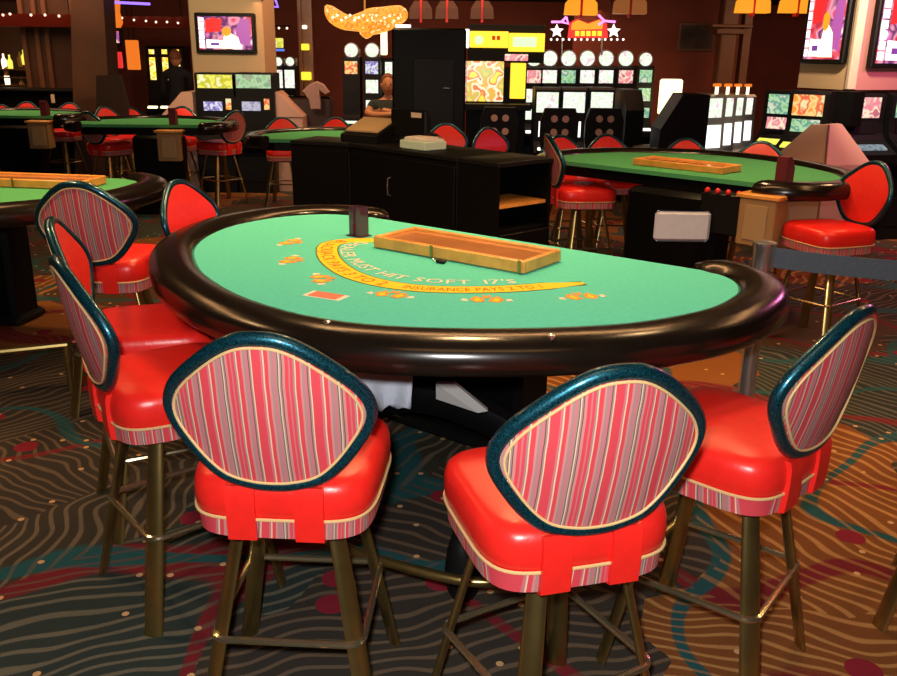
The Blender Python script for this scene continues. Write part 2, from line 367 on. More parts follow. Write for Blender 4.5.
# ---------------------------------------------------------------- setting
struct(MB().box((0, 7.5, -.05), (20, 23, .1), MT['blackp']).build('floor', carpet_mat(), smooth=False))
fl = bpy.data.objects['floor']; fl.data.materials.clear(); fl.data.materials.append(bpy.data.materials['casino_carpet'])
struct(MB().box((0, 7.5, 2.81), (20, 23, .1)).build('ceiling', MT['ceil'], smooth=False))
struct(MB().box((0, 19.05, 1.38), (20, .1, 2.76)).build('wall_back', MT['wall'], smooth=False))
struct(MB().box((-10.05, 7.5, 1.38), (.1, 23, 2.76)).build('wall_left', MT['brownwall'], smooth=False))
struct(MB().box((10.05, 7.5, 1.38), (.1, 23, 2.76)).build('wall_right', MT['wall'], smooth=False))
struct(MB().box((0, -4.05, 1.38), (20, .1, 2.76)).build('wall_front', MT['brownwall'], smooth=False))
# panelled partition on the left and its leaning pier
a = P(24, 60, 13.0); b_ = P(80, 60, 13.0)
pw = MB(); pw.box(((a.x+b_.x)/2, 13.1, 1.38), (b_.x-a.x, .16, 2.76), MT['brownwall'])
for px in (27, 40, 50, 78):
    q = P(px, 60, 13.0); pw.box((q.x, 13.0, 1.35), (.07, .05, 2.1), MT['trimw'], bev=.01)
for z in (1.06, 2.02): pw.box(((a.x+b_.x)/2, 12.99, z), (b_.x-a.x, .05, .05), MT['trimw'])
struct(pw.build('wall_partition', smooth=False))
a = P(80, 60, 12.2); b_ = P(105, 60, 12.2)
struct(MB().loft([[(a.x-.25, 12.2, 0), (b_.x-.05, 12.2, 0), (b_.x-.05, 12.6, 0), (a.x-.25, 12.6, 0)], [(a.x, 12.2, 2.76), (b_.x+.08, 12.2, 2.76), (b_.x+.08, 12.6, 2.76), (a.x, 12.6, 2.76)]]).build('trim_1', MT['brownwall'], smooth=False))
# wall behind the tall right-hand machines with cream column
a = P(728, 60, 14.6)
cc = MB(); cc.box((a.x, 14.8, 1.38), (.26, .3, 2.76), MT['trimw'], bev=.02); cc.box((a.x, 14.8, 2.12), (.45, .42, .08), MT['trimw'], bev=.01); cc.box((a.x, 14.8, 2.20), (.65, .5, .05), MT['trimw'], bev=.01)
cc.box((a.x+.28, 14.75, 1.38), (.12, .2, 2.76), MT['trimw'])
struct(cc.build('trim_2', smooth=False))

# ---------------------------------------------------------------- stool
def make_stool():
    t = empty('casino_stool', (0, 0, 0), 0, 'x', 'stool')
    def ring(hw, n=44, e=4.6, hd=None, dy=0):
        hd = hd or hw; o = []
        for k in range(n):
            a_ = 2*PI*k/n; c, s_ = math.cos(a_), math.sin(a_)
            x = hw*math.copysign(abs(c)**(2/e), c); y = hd*math.copysign(abs(s_)**(2/e), s_)
            o.append((x*(1+.03*y/hd), y+dy))
        return o
    S = MB()
    rings = []
    for (f_, z) in ((.98, .664), (1.0, .674), (1.012, .70), (1.005, .728), (.985, .745), (.94, .757), (.86, .764), (.6, .770), (.3, .772), (.05, .772)):
        rings.append([(x, y, z) for x, y in ring(.225*f_)])
    seat = S.loft(rings).build('seat', MT['red'], t)
    MB().tube([(x, y, .664) for x, y in ring(.226)], .0040, seg=6, closed=True).build('piping', MT['piping'], seat)
    MB().loft([[(x, y, z) for x, y in ring(.222*f_)] for f_, z in ((.93, .606), (.985, .612), (1.0, .66), (.9, .664))]).build('skirt', MT['stripe'], t)
    # back
    tilt = math.radians(11); c0 = Vector((0, -.262, .945))
    BM = Matrix.Translation(c0) @ Matrix.Rotation(tilt, 4, 'X')
    ctl = [(0, .197), (.05, .190), (.10, .163), (.155, .117), (.205, .064), (.230, .012), (.226, -.035), (.195, -.09), (.155, -.142), (.11, -.178), (.05, -.193), (0, -.196)]
    ctl = ctl + [(-x, z) for x, z in reversed(ctl[1:-1])]
    ol = spline([(x, 0, z) for x, z in ctl], 4)
    def cur(x, z): return (x*x)*0.75        # wraps forward at the sides
    frame = MB().tube([(p.x*.975, cur(p.x, p.z), p.z*.970) for p in ol], .0170, seg=12, closed=True, M4=BM, flat=1.0, up=(0, 1, 0)).build('back_frame', MT['teal'], t)
    def panel(sgn, bulge, k, name, mt):
        rr = []
        for f_ in (k, k*.9, k*.72, k*.5, k*.25, .004):
            rr.append([(p.x*f_, cur(p.x*f_, 0) + sgn*(.010 + bulge*(1-(f_/k)**2)), p.z*f_) for p in ol])
        return MB().loft(rr, M4=BM, caps=False).build(name, mt, t)
    panel(1, .030, .95, 'back_cushion', MT['redd'])
    bp = panel(-1, .012, .95, 'back_fabric', MT['stripeb'])
    MB().tube([(p.x*.91, cur(p.x*.91, 0)-.0155, p.z*.90) for p in ol], .0032, seg=6, closed=True, M4=BM).build('piping', MT['piping'], bp)
    # two straps joining seat and back
    for sx in (-1, 1):
        r_ = []
        for (y, z, th) in ((-.226, .752, .004), (-.230, .735, .005), (-.230, .70, .006), (-.229, .66, .006), (-.225, .612, .006), (-.19, .600, .006)):
            r_.append([(sx*.080-.034, y-th, z), (sx*.080+.034, y-th, z), (sx*.080+.034, y+.012, z), (sx*.080-.034, y+.012, z)])
        MB().loft(r_).build('strap', MT['red'], t, angle=50)
    MB().box((0, 0, .597), (.27, .27, .018), bev=.006).build('swivel_plate', MT['blackp'], t)
    for sx in (-1, 1):
        for sy in (-1, 1):
            L_ = MB(); rr = []
            for (r_, z, w_) in ((.120, .590, .024), (.145, .45, .027), (.180, .25, .029), (.222, .0, .030)):
                cx, cy = sx*r_, sy*r_; rot = Matrix.Rotation(math.atan2(sy, sx), 3, 'Z')
                rr.append([tuple(Vector((cx, cy, z)) + rot @ Vector((.011*math.sin(g), w_*math.cos(g), 0))) for g in [2*PI*k/14 for k in range(14)]])
            L_.loft(rr).build('leg', MT['brass'], t, angle=60)
    hw = .190; pts = []
    for (cx, cy, a0) in ((1, 1, 0), (-1, 1, 90), (-1, -1, 180), (1, -1, 270)):
        for k in range(5):
            g = math.radians(a0+k*22.5); pts.append((cx*(hw-.035)+.035*math.cos(g), cy*(hw-.035)+.035*math.sin(g), .30))
    MB().tube(pts, .0095, seg=8, closed=True).build('foot_ring', MT['chrome'], t)
    return t
stool0 = make_stool(); used = [False]
def stool(x, y, fx, fy, label, group=None, base=0.0):
    s = stool0 if not used[0] else copy_tree(stool0); used[0] = True
    place(s, (x, y, 0), yaw_of(fx, fy), label, group)
    for ch in s.children:
        if ch.name.split('.')[0] in ('leg', 'foot_ring', 'swivel_plate'): ch.rotation_euler = (0, 0, base)
    return s
GM = 'stools round the front blackjack table'
stool(-.385, 2.02, .05, 1.0, 'red stool with striped teal-rimmed back, left of the two front stools facing away', GM, 0)
stool(.250, 1.84, -.27, .96, 'red stool with striped teal-rimmed back, right of the two front stools, turned slightly left', GM, .25)
stool(.775, 2.20, -.69, .72, 'red stool with striped back at the table end beside the steel belt post', GM, .15)
stool(-.86, 2.56, .83, .56, 'red stool seen edge-on, its striped back toward the left aisle, nearest on the left', GM, .1)
stool(-1.10, 3.07, .96, .28, 'red stool behind the nearest left one, red inner back showing', GM, .2)
stool(-1.06, 4.17, .95, -.30, 'red stool tucked in at the far left end of the front table', GM, 0).scale = (.975, .975, .965)
stool(-1.66, 4.18, .04, 1.0, 'maroon-looking striped stool facing the left-hand table, its whole back visible', 'stools of the left table', .3)

# ---------------------------------------------------------------- table
FELT = [(-.80, .015), (-.94, .06), (-1.03, .15), (-1.085, .28), (-1.10, .44), (-1.07, .63), (-.96, .84), (-.80, 1.02), (-.60, 1.165), (-.36, 1.295), (-.06, 1.395), (.22, 1.425), (.42, 1.395), (.60, 1.31),
        (.81, 1.15), (1.00, .95), (1.10, .78), (1.165, .58), (1.175, .40), (1.155, .24), (1.09, .10), (.98, .015)]
def text_mesh(chars, size):
    """each character as (vertices, faces, width), from the built-in font"""
    out = {}
    for ch in set(chars):
        if ch == ' ': out[ch] = ([], [], .32*size); continue
        cu_ = bpy.data.curves.new('t', 'FONT'); cu_.body = ch; cu_.size = size; cu_.resolution_u = 2
        o = bpy.data.objects.new('t', cu_); C.objects.link(o)
        me = o.to_mesh(); vs = [v.co.copy() for v in me.vertices]; fs = [tuple(p.vertices) for p in me.polygons]
        wd = max((v.x for v in vs), default=.1)+.06*size; o.to_mesh_clear()
        bpy.data.objects.remove(o); bpy.data.curves.remove(cu_); out[ch] = (vs, fs, wd)
    return out
def polyline(pts):
    L_ = [0]
    for a_, b2 in zip(pts, pts[1:]): L_.append(L_[-1]+(b2-a_).length)
    def at(s_):
        s_ = max(0, min(L_[-1]-1e-6, s_))
        for i in range(len(L_)-1):
            if s_ <= L_[i+1]:
                d = (pts[i+1]-pts[i]); return pts[i]+d*((s_-L_[i])/(L_[i+1]-L_[i])), d.normalized()
        return pts[-1], (pts[-1]-pts[-2]).normalized()
    return at, L_[-1]
def text_on(mb, text, pts, z, size, m, s0, s1):
    """letters along a path running left to right as the players read it (down = away from the dealer)"""
    T = text_mesh(text, size); at, tot = polyline(pts); tw = sum(T[c][2] for c in text)
    k = (s1-s0)*tot/tw; s_ = s0*tot
    for c in text:
        vs, fs, wd = T[c]; p, d = at(s_+wd*k/2); nrm = Vector((-d.y, d.x, 0))     # left of travel
        if vs: mb.add([tuple(p + d*((v.x-wd/2)*k) + nrm*(v.y-size*.36) + Vector((0, 0, z))) for v in vs], fs, m)
        s_ += wd*k
def ribbon(mb, pts, w_, z, m, wf=None):
    at, tot = polyline(pts); n = 60; vs = []
    for i in range(n+1):
        p, d = at(tot*i/n); nr = Vector((-d.y, d.x, 0)); ww = w_*(wf(i/n) if wf else 1)
        vs += [tuple(p+nr*ww/2+Vector((0, 0, z))), tuple(p-nr*ww/2+Vector((0, 0, z)))]
    mb.add(vs, [(2*i, 2*i+1, 2*i+3, 2*i+2) for i in range(n)], m)

def make_table(O, yaw, label, felt, group=None, detail=False, sc=1.0, zt=.95, pedestal=True):
    """local frame: x along the dealer's straight edge, -y towards the players; origin on the floor under the dealer's edge"""
    t = empty('blackjack_table', (O[0], O[1], 0), yaw, label, 'gaming table', group)
    t.scale = (sc, sc, 1); sc = 1.0
    f2 = [(s_*sc, -tt*sc) for s_, tt in FELT]
    top = spline([(x, y, 0) for x, y in f2], 4, closed=False)
    poly = [(p.x, p.y) for p in top]
    ft = MB(); ft.prism(poly, zt-.03, zt); fo = ft.build('felt_top', felt, t, angle=30)
    # armrest: padded roll following the outline, ends closed and rounded
    path = [(-.60, -.0), (-.72, .035)] + [(x*1.0, y) for x, y in FELTN(f2, .11 if detail else 0)] + [(.92, .035), (.80, -.0)]
    pts = spline([(x*1.0, y, 0) for x, y in path[2:-2]], 3, closed=False)
    n = len(pts); rings = []
    for i, p in enumerate(pts):
        a_ = pts[max(i-1, 0)]; b2 = pts[min(i+1, n-1)]; d = (b2-a_).normalized(); nr = Vector((-d.y, d.x, 0))   # inner side
        e_ = min(i, n-1-i)/3.0; kf = min(1.0, math.sqrt(max(0.02, min(1, (e_+.08)/.75))))
        R_ = []
        for k in range(18):
            g = 2*PI*k/18; c, s_ = math.cos(g), math.sin(g)
            hx = .087*math.copysign(abs(c)**.72, c)*kf; hz = .056*math.copysign(abs(s_)**.75, s_)*(.4+.6*kf)
            # outer side hangs lower than the inner one
            R_.append(tuple(p - nr*hx + Vector((0, 0, zt-.022+hz-(.012*c if c > 0 else 0)))))
        rings.append(R_)
    MB().loft(rings).build('armrest', MT['vinyl'], t, angle=60)
    ap = [(x*.93, y*.93-.05) for x, y in poly]
    MB().prism(ap, zt-.11, zt-.03).build('apron', MT['black'], t, angle=30)
    if pedestal:
        MB().box((-.14, -.03, .42), (.74, .26, .84), bev=.03).build('pedestal', MT['black'], t)
        MB().box((-.14, -.03, .03), (.80, .30, .06), bev=.02).build('base_plate', MT['blackp'], t)
    return t, fo
def FELTN(f2, arm=.11):
    """centre line of the roll: the felt outline pushed out"""
    q = [Vector((x, y)) for x, y in f2]; out = []
    n = len(q)
    for i, p in enumerate(q):
        a_ = q[max(i-1, 0)]; b2 = q[min(i+1, n-1)]; d = (b2-a_).normalized(); out.append((p.x + d.y*.068, p.y - d.x*.068))
    out = [(out[0][0]+arm, out[0][1]-.01)] + out + [(out[-1][0]-(.15 if arm else 0), out[-1][1]+(.01 if arm else 0))]
    return out

TO, TY = (.22, 3.74), math.atan2(-.606, .795)
tab, felt = make_table(TO, TY, 'large front blackjack table with turquoise felt and black padded rim', MT['felt'], detail=True)
# printed layout on the felt
z = .9512
def loc(l): return [Vector((s_, -t_, 0)) for s_, t_ in l]
band = spline([(p.x, p.y, 0) for p in loc([(-.40, .44), (-.45, .52), (-.43, .62), (-.27, .775), (-.08, .89), (.08, .935), (.23, .925), (.36, .865), (.50, .74), (.60, .60), (.68, .48)])], 6, closed=False)
lay = MB()
ribbon(lay, band, .092, z-.0004, MT['olive'], lambda q: 1 if .05 < q < .93 else .6)
ribbon(lay, band, .080, z, MT['yellow'], lambda q: 1 if q < .92 else max(.25, 1-(q-.92)*9))
p0 = band[0]
lay.add([(p0.x-.075, p0.y-.02, z+.0002), (p0.x+.0, p0.y+.055, z+.0002), (p0.x+.07, p0.y+.01, z+.0002), (p0.x+.02, p0.y-.06, z+.0002)], [(0, 1, 2, 3)], MT['yellow'])
text_on(lay, 'BLACKJACK PAYS 3 TO 2', band, z+.0006, .070, MT['redp'], .05, .56)
text_on(lay, 'INSURANCE PAYS 2 TO 1', band, z+.0006, .062, MT['redp'], .60, .90)
inner = spline([(p.x, p.y, 0) for p in loc([(-.355, .47), (-.365, .56), (-.27, .67), (-.13, .76), (.0, .815), (.12, .83), (.25, .80), (.37, .725), (.51, .585)])], 6, closed=False)
text_on(lay, 'DEALER MUST HIT SOFT 17\'S', inner, z+.0004, .078, MT['whitep'], .0, .97)
lay.build('printed_lettering', None, felt, smooth=False)
# printed betting emblems: little card-and-crown fans
def emblem(s_, t_, rot, k=1.0, col='orange', name='betting_emblem'):
    e_ = MB(); c = Vector((s_, -t_, z))
    def q(x, y, zz=0): return tuple(c + Vector((x*math.cos(rot)-y*math.sin(rot), x*math.sin(rot)+y*math.cos(rot), zz)))
    for sx in (-1, 1):
        e_.add([q(sx*.004, -.02), q(sx*.035, -.035), q(sx*.058, .0), q(sx*.036, .045), q(sx*.014, .02)], [(0, 1, 2, 3, 4)], MT[col])
        e_.add([q(sx*.016, -.012, .0003), q(sx*.034, -.022, .0003), q(sx*.044, .002, .0003), q(sx*.03, .024, .0003)], [(0, 1, 2, 3)], MT['yellow'])
        e_.add([q(sx*.062, -.02), q(sx*.085, -.012), q(sx*.078, .012), q(sx*.064, .006)], [(0, 1, 2, 3)], MT['whitep'])
    e_.add([q(-.012, .02), q(.012, .02), q(.016, .06), q(0, .045), q(-.016, .06)], [(0, 1, 2, 3, 4)], MT['orange'])
    e_.build(name, None, felt, smooth=False)
for (s_, t_, r_) in ((-.61, .67, -1.1), (-.72, .47, -1.5), (-.36, .88, -.7), (.11, 1.17, -.15), (.27+.12, 1.06, .15), (.66, .83, .65)): 
    pass
for (px, py, r_) in ((290, 242, -1.3), (290, 260, -1.1), (320, 279, -.65), (391, 295, .3), (487, 300, .65), (582, 297, .95)):
    g = G(px, py, .95); v = Vector((g.x-TO[0], g.y-TO[1])); c_, s2 = math.cos(TY), math.sin(TY)
    emblem(v.x*c_+v.y*s2, -(-v.x*s2+v.y*c_), r_)
# salmon card printed/lying on the felt
g0 = G(326, 296, .95)
cd = MB().box((0, 0, .002), (.105, .055, .003), MT['pinkp']).box((0, 0, .0007), (.14, .065, .0012), MT['whitep'])
o = cd.build('paper_card', None, smooth=False); o.location = (g0.x, g0.y, .9505); o.rotation_euler = (0, 0, -.45)
tag(o, 'salmon paper card lying on the turquoise felt near the front rim', 'card')
# little studs on the rim
for (px, py) in ((327, 321), (552, 335)):
    g = G(px, py, .985); v = Vector((g.x-TO[0], g.y-TO[1])); c_, s2 = math.cos(TY), math.sin(TY)
    MB().lathe([(.009, .975), (.010, .984), (.004, .988), (.0005, .988)], seg=12, c=(v.x*c_+v.y*s2, -v.x*s2+v.y*c_)).build('rim_stud', MT['steel'], tab)
# brass foot rail under the players' side
rail = spline([(s_, -t_, .24) for s_, t_ in [(-.80, .95), (-.55, 1.14), (-.25, 1.30), (.10, 1.40), (.42, 1.41), (.66, 1.37), (.86, 1.29), (1.02, 1.08)]], 5, closed=False)
MB().tube([tuple(p) for p in rail], .0155, seg=10).build('foot_rail', MT['brass'], tab)
def to_loc2(x, y): v = Vector((x-TO[0], y-TO[1])); c_, s2 = math.cos(TY), math.sin(TY); return (v.x*c_+v.y*s2, -v.x*s2+v.y*c_)
g = G(463, 600, 0)
MB().lathe([(.040, 0), (.055, .03), (.062, .10), (.055, .17), (.04, .225), (.02, .24)], seg=18, c=to_loc2(g.x, g.y+.03)).build('rail_foot', MT['blackp'], tab)
for k in (4,):
    p = rail[k]; MB().lathe([(.04, 0), (.05, .05), (.04, .23), (.02, .24)], seg=14, c=(p.x, p.y)).build('rail_foot', MT['blackp'], tab)
def tabpt(s_, t_, z_): 
    c_, s2 = math.cos(TY), math.sin(TY); return Vector((TO[0]+s_*c_+t_*s2, TO[1]+s_*s2-t_*c_, z_))
# curved bracket arm and drop box under the table, towel and grey folder
br = MB(); c_arm = [P(352, 415, 3.35), P(385, 400, 3.3), P(415, 396, 3.25), P(455, 405, 3.2), P(500, 425, 3.15), P(520, 440, 3.12)]
def to_local(p): v = Vector((p.x-TO[0], p.y-TO[1])); c_, s2 = math.cos(TY), math.sin(TY); return Vector((v.x*c_+v.y*s2, -v.x*s2+v.y*c_, p.z))
br.tube([tuple(to_local(p)) for p in spline(c_arm, 4, closed=False)], .048, seg=8, flat=1.5); br.build('bracket_arm', MT['black'], tab)
# draped towel
tw = MB(); nx, ny = 14, 10; vs = []
A, B2, C2, D2 = P(338, 364, 3.05), P(412, 372, 2.95), P(411, 408, 2.95), P(352, 408, 3.05)
for j in range(ny+1):
    for i in range(nx+1):
        u_, v_ = i/nx, j/ny
        p = (A*(1-u_)+B2*u_)*(1-v_) + (D2*(1-u_)+C2*u_)*v_
        p = p + Vector((0, .018*math.sin(u_*17+v_*2)*v_ + .03*(1-v_)**3, .010*math.sin(u_*23)*(v_ > .95) - .012*(u_ > .9)*(1-v_)))
        vs.append(p)
cen = sum(vs, Vector())/len(vs)
tw.add([tuple(p-cen) for p in vs], [(j*(nx+1)+i, j*(nx+1)+i+1, (j+1)*(nx+1)+i+1, (j+1)*(nx+1)+i) for j in range(ny) for i in range(nx)])
o = tw.build('towel', MT['white']); sm = o.modifiers.new('thick', 'SOLIDIFY'); sm.thickness = .006; o.location = cen
tag(o, 'white cloth hanging under the front table between the two stools', 'cloth')
g = [P(436, 384, 3.0), P(455, 384, 3.0), P(488, 411, 2.95), P(478, 413, 2.95), P(436, 399, 3.0)]; cen = sum(g, Vector())/5
fd = MB(); fd.loft([[tuple(p-cen) for p in g], [tuple(p-cen+Vector((0, .03, 0))) for p in g]]); o = fd.build('folder', MT['grey'], smooth=False); o.location = cen
tag(o, 'grey card folder wedged beneath the front table rim', 'folder')

# wooden tray cover
tcv = empty('wooden_tray_cover', tabpt(.09, .385, .952), TY+.02, 'honey oak tray cover with a clear panel lying on the turquoise felt', 'tray cover')
W_, D_, HH = .72, .27, .048
fr = MB()
fr.box((0, -D_/2+.01, HH/2), (W_, .02, HH), bev=.004); fr.box((0, D_/2-.01, HH/2), (W_, .02, HH), bev=.004)
fr.box((-W_/2+.01, 0, HH/2), (.02, D_-.04, HH), bev=.004); fr.box((W_/2-.01, 0, HH/2), (.02, D_-.04, HH), bev=.004)
fr.build('frame', MT['wood'], tcv)
MB().box((0, 0, HH-.014), (W_-.04, D_-.04, .006)).build('panel', MT['woodp'], tcv, smooth=False)
for px_ in (-.06, .34): MB().box((px_, -D_/2-.003, HH*.55), (.012, .006, .05), bev=.001).build('latch', MT['brass'], tcv)
# small black lock on the felt
g = G(441, 262, .955); lk = empty('padlock', (g.x, g.y, .951), -.6, 'small black padlock lying in front of the oak tray cover', 'padlock')
MB().box((0, 0, .007), (.04, .024, .014), bev=.004).build('lock_body', MT['blackp'], lk)
MB().tube([(-.018-.02*math.sin(PI*k/8)-.0, -.008+.016*(k/8), .007) for k in range(9)], .0022, seg=6).build('shackle', MT['steel'], lk)
# discard holder
g = G(359, 236, .95); dh = empty('discard_holder', (g.x, g.y, .951), TY, 'smoked acrylic discard holder standing on the felt by the dealer edge', 'card holder')
h_ = MB(); 
for (c_, d_) in (((0, .03, .065), (.076, .004, .13)), ((-.036, 0, .065), (.004, .06, .13)), ((.036, 0, .065), (.004, .06, .13)), ((-.024, -.03, .065), (.028, .004, .13)), ((.024, -.03, .065), (.028, .004, .13)), ((0, 0, .002), (.10, .085, .004))):
    h_.box(c_, d_)
h_.build('holder', MT['smoke'], dh, smooth=False)
MB().box((0, 0, .03), (.06, .05, .05), bev=.002).build('card_deck', MT['maroonc'], dh); dh.scale = (.84, .84, .98)

# ---------------------------------------------------------------- belt post
sp = P(764, 250, 3.42); st = empty('belt_post', (sp.x+.0, sp.y, 0), 0, 'brushed steel belt post standing behind the right table end', 'barrier post')
pm = MB(); pm.lathe([(.034, .02), (.034, .98)], seg=20); pm.build('pole', MT['steel'], st)
MB().lathe([(.17, 0), (.17, .012), (.06, .035), (.036, .05)], seg=28).build('base', MT['steel'], st)
MB().lathe([(.042, .90), (.042, .985), (.046, .992), (.046, 1.008), (.032, 1.012), (.001, 1.012)], seg=24).build('cap', MT['steel'], st)
bs = sp + Vector((.02, 0, -.04)); be = P(1040, 318, 3.25)
bm_ = MB(); vs = []
for i in range(13):
    q = i/12; p = bs.lerp(be, q); sag = -.03*math.sin(PI*q)
    vs += [(p.x, p.y, .955+sag-.045), (p.x, p.y, .955+sag+.035)]
bm_.add(vs, [(2*i, 2*i+2, 2*i+3, 2*i+1) for i in range(12)])
o = bm_.build('belt', MT['belt'], st, smooth=False); o.modifiers.new('thick', 'SOLIDIFY').thickness = .004
o.matrix_parent_inverse = Matrix.Translation(-Vector(st.location))
MB().lathe([(.17, 0), (.17, .012), (.034, .05), (.034, .90), (.042, .90), (.042, 1.0), (.001, 1.012)], seg=24, c=(be.x-st.location.x, be.y-st.location.y)).build('end_post', MT['steel'], st)

# ---------------------------------------------------------------- pit cabinets
def cabinet(name, label, A, Bq, depth, zt, doors, handle=True, open_=False):
    """front face from A to Bq (ground points), box reaching back"""
    d = Vector((Bq[0]-A[0], Bq[1]-A[1])); L_ = d.length; yaw = math.atan2(d.y, d.x)
    t = empty(name, (A[0], A[1], 0), yaw, label, 'cabinet'); 
    bd = MB()
    if not open_: bd.box((L_/2, depth/2, zt/2), (L_, depth, zt-.03), bev=.005)
    else:
        bd.box((.012, depth/2, zt/2), (.024, depth, zt-.03)); bd.box((L_-.012, depth/2, zt/2), (.024, depth, zt-.03)); bd.box((L_/2, depth-.01, zt/2), (L_-.048, .02, zt-.03))
        bd.box((L_/2, depth/2, .33), (L_-.048, depth-.02, .64))
    bd.build('body', MT['black'], t, smooth=False)
    MB().box((L_/2, depth/2, zt-.015), (L_+.01, depth+.02, .03), bev=.004).build('top', MT['blackp'], t)
    if not open_:
        for i in range(doors):
            w_ = L_/doors
            dr = MB().box((w_*(i+.5), -.010, zt/2-.01), (w_-.012, .02, zt-.10), bev=.004).build('door', MT['black'], t)
            hx = w_*(i+.5) + (-w_*.07)
            if handle: MB().tube([(hx, -.02, zt*.70), (hx, -.045, zt*.71), (hx, -.05, zt*.76), (hx, -.045, zt*.81), (hx, -.02, zt*.82)], .005, seg=6).build('handle', MT['steel'], dr)
    else:
        sh = MB().box((L_/2, depth/2, .80), (L_-.05, depth-.04, .02)).build('shelf', MT['wood'], t, smooth=False)
        dr = MB().box((L_/2, -.010, .34), (L_-.03, .02, .58), bev=.004).build('door', MT['black'], t)
        MB().tube([(L_*.75, -.02, .45), (L_*.75, -.045, .46), (L_*.9, -.045, .46), (L_*.9, -.02, .45)], .005, seg=6).build('handle', MT['steel'], dr)
    return t
ZC = 1.08
def g2(px, py, z_): q = G(px, py, z_); return (q.x, q.y)
c1, c2, c3 = g2(350, 143, ZC), g2(498, 163, ZC), g2(550, 160, ZC)
cl = g2(291, 140, ZC)
dd = Vector((c2[0]-c1[0], c2[1]-c1[1])).normalized(); pq = Vector((-dd.y, dd.x)); NW = .36
cabinet('pit_cabinet', 'long black pit cabinet with a door handle behind the front table', c1, (c2[0]-dd.x*(NW+.004), c2[1]-dd.y*(NW+.004)), .50, ZC, 1)
cabinet('pit_cabinet', 'black cabinet joined left of the handled one, below the far green felt', cl, (c1[0]-.012, c1[1]), .40, ZC, 1, handle=False)
cabinet('pit_cabinet', 'black end cabinet of the row, its open shelf niche facing right', c2, (c2[0]+pq.x*.50, c2[1]+pq.y*.50), NW, ZC, 1, open_=True)
# things on the cabinets
def on_top(px, py, z_=ZC): q = G(px, py, z_); return Vector((q.x, q.y, z_))
cy = math.atan2(dd.y, dd.x)
MB().box((0, -.008, .52), (.012, .006, .98)).build('edge_strip', MT['steel'], bpy.data.objects['pit_cabinet'], smooth=False)
p = on_top(423, 149); pt = empty('paper_tray', (p.x, p.y, ZC+.001), cy, 'pale tray of papers on top of the black pit cabinet', 'paper tray')
MB().box((0, 0, .03), (.27, .20, .06), bev=.006).build('tray', mat('pale_green_plastic', (.5, .68, .55), .5), pt)
MB().box((.01, 0, .068), (.22, .17, .012), MT['paper']).box((-.02, .01, .078), (.18, .14, .006), MT['paper'], M4=Matrix.Rotation(.15, 4, 'Z')).build('papers', None, pt, smooth=False)
p = on_top(394, 146); p = Vector((p.x+.10, p.y+.22, ZC)); mo = empty('monitor', (p.x, p.y, ZC+.001), cy+.1, 'black monitor seen from behind with a white label, on the pit cabinet', 'monitor')
MB().box((0, 0, .14), (.36, .04, .20), bev=.01).build('screen_back', MT['blackp'], mo); MB().box((0, .02, .02), (.2, .14, .03), bev=.008).build('stand', MT['blackp'], mo)
MB().box((.09, -.022, .205), (.10, .004, .035)).build('label_plate', MT['cream'], mo, smooth=False)
p = on_top(372, 143); ls = empty('slanted_binder_stand', (p.x-.02, p.y+.15, ZC+.001), cy+.25, 'black slanted stand with an open yellowed log book on the cabinet', 'book stand')
MB().xprism([(-.15, 0), (.15, 0), (.15, .16), (-.15, .05)], -.17, .17).build('stand', MT['blackp'], ls, smooth=False)
MB().box((-.0, .0, 0), (.30, .24, .012), M4=Matrix.Translation((0, 0, .118)) @ Matrix.Rotation(.35, 4, 'X')).build('open_pages', mat('yellowed_paper', (.60, .42, .20), .7), ls, smooth=False)

# ---------------------------------------------------------------- other tables
t2, f2_ = make_table((1.46, 6.08), math.atan2(.70, -.71), 'green felt table on the right, curved side turned away, dealer edge toward camera', MT['felt2'], 'background gaming tables', sc=.95)
t3, f3_ = make_table((-3.0, 5.55), math.radians(-8), 'green felt table cut by the left picture edge, below the bar counter', MT['felt2'], 'background gaming tables', sc=1.05)
t4, f4_ = make_table((-.97, 8.15), math.radians(184), 'small green felt strip of table showing above the left pit cabinet', MT['felt2'], 'background gaming tables', sc=.72)
t5, f5_ = make_table((-3.25, 9.55), math.radians(184), 'far green table left of centre under the wall screen pillar', MT['felt2'], 'background gaming tables', sc=.72)
t6, f6_ = make_table((-5.25, 10.6), math.radians(183), 'farthest green table at the left edge by the dark counter', MT['felt2'], 'background gaming tables', sc=.72)
def table_extras(t, cover=True, box=True, sx=.0, bx=.7, names=''):
    M_ = t.matrix_basis
    if cover:
        c = copy_tree(tcv); c.location = M_ @ Vector((sx, -.36, .952)); c.rotation_euler = (0, 0, t.rotation_euler.z); c['label'] = 'honey oak tray cover on ' + names
    if box:
        b = empty('card_shoe', M_ @ Vector((bx, -.12, .952)), t.rotation_euler.z, 'dark red card shoe standing on ' + names, 'card shoe')
        MB().xprism([(-.06, 0), (.06, 0), (.06, .17), (.0, .17), (-.06, .10)], -.035, .035).build('body', MT['maroonc'], b, smooth=False)
        MB().box((0, -.062, .03), (.05, .01, .03), bev=.002).build('mouth', MT['blackp'], b)
        d = empty('drop_box', M_ @ Vector((bx+.02, .10, .58)), t.rotation_euler.z, 'tan steel drop box hanging from the dealer side of ' + names, 'drop box')
        MB().box((0, 0, .15), (.24, .17, .30), bev=.008).build('box', mat('tan_enamel', (.36, .22, .09), .4), d)
        MB().box((0, .0, .312), (.28, .20, .025), bev=.004).build('lid', MT['wood'], d); MB().box((0, .09, .15), (.15, .012, .22), bev=.003).build('door', mat('tan_enamel_door', (.42, .28, .13), .4), d)
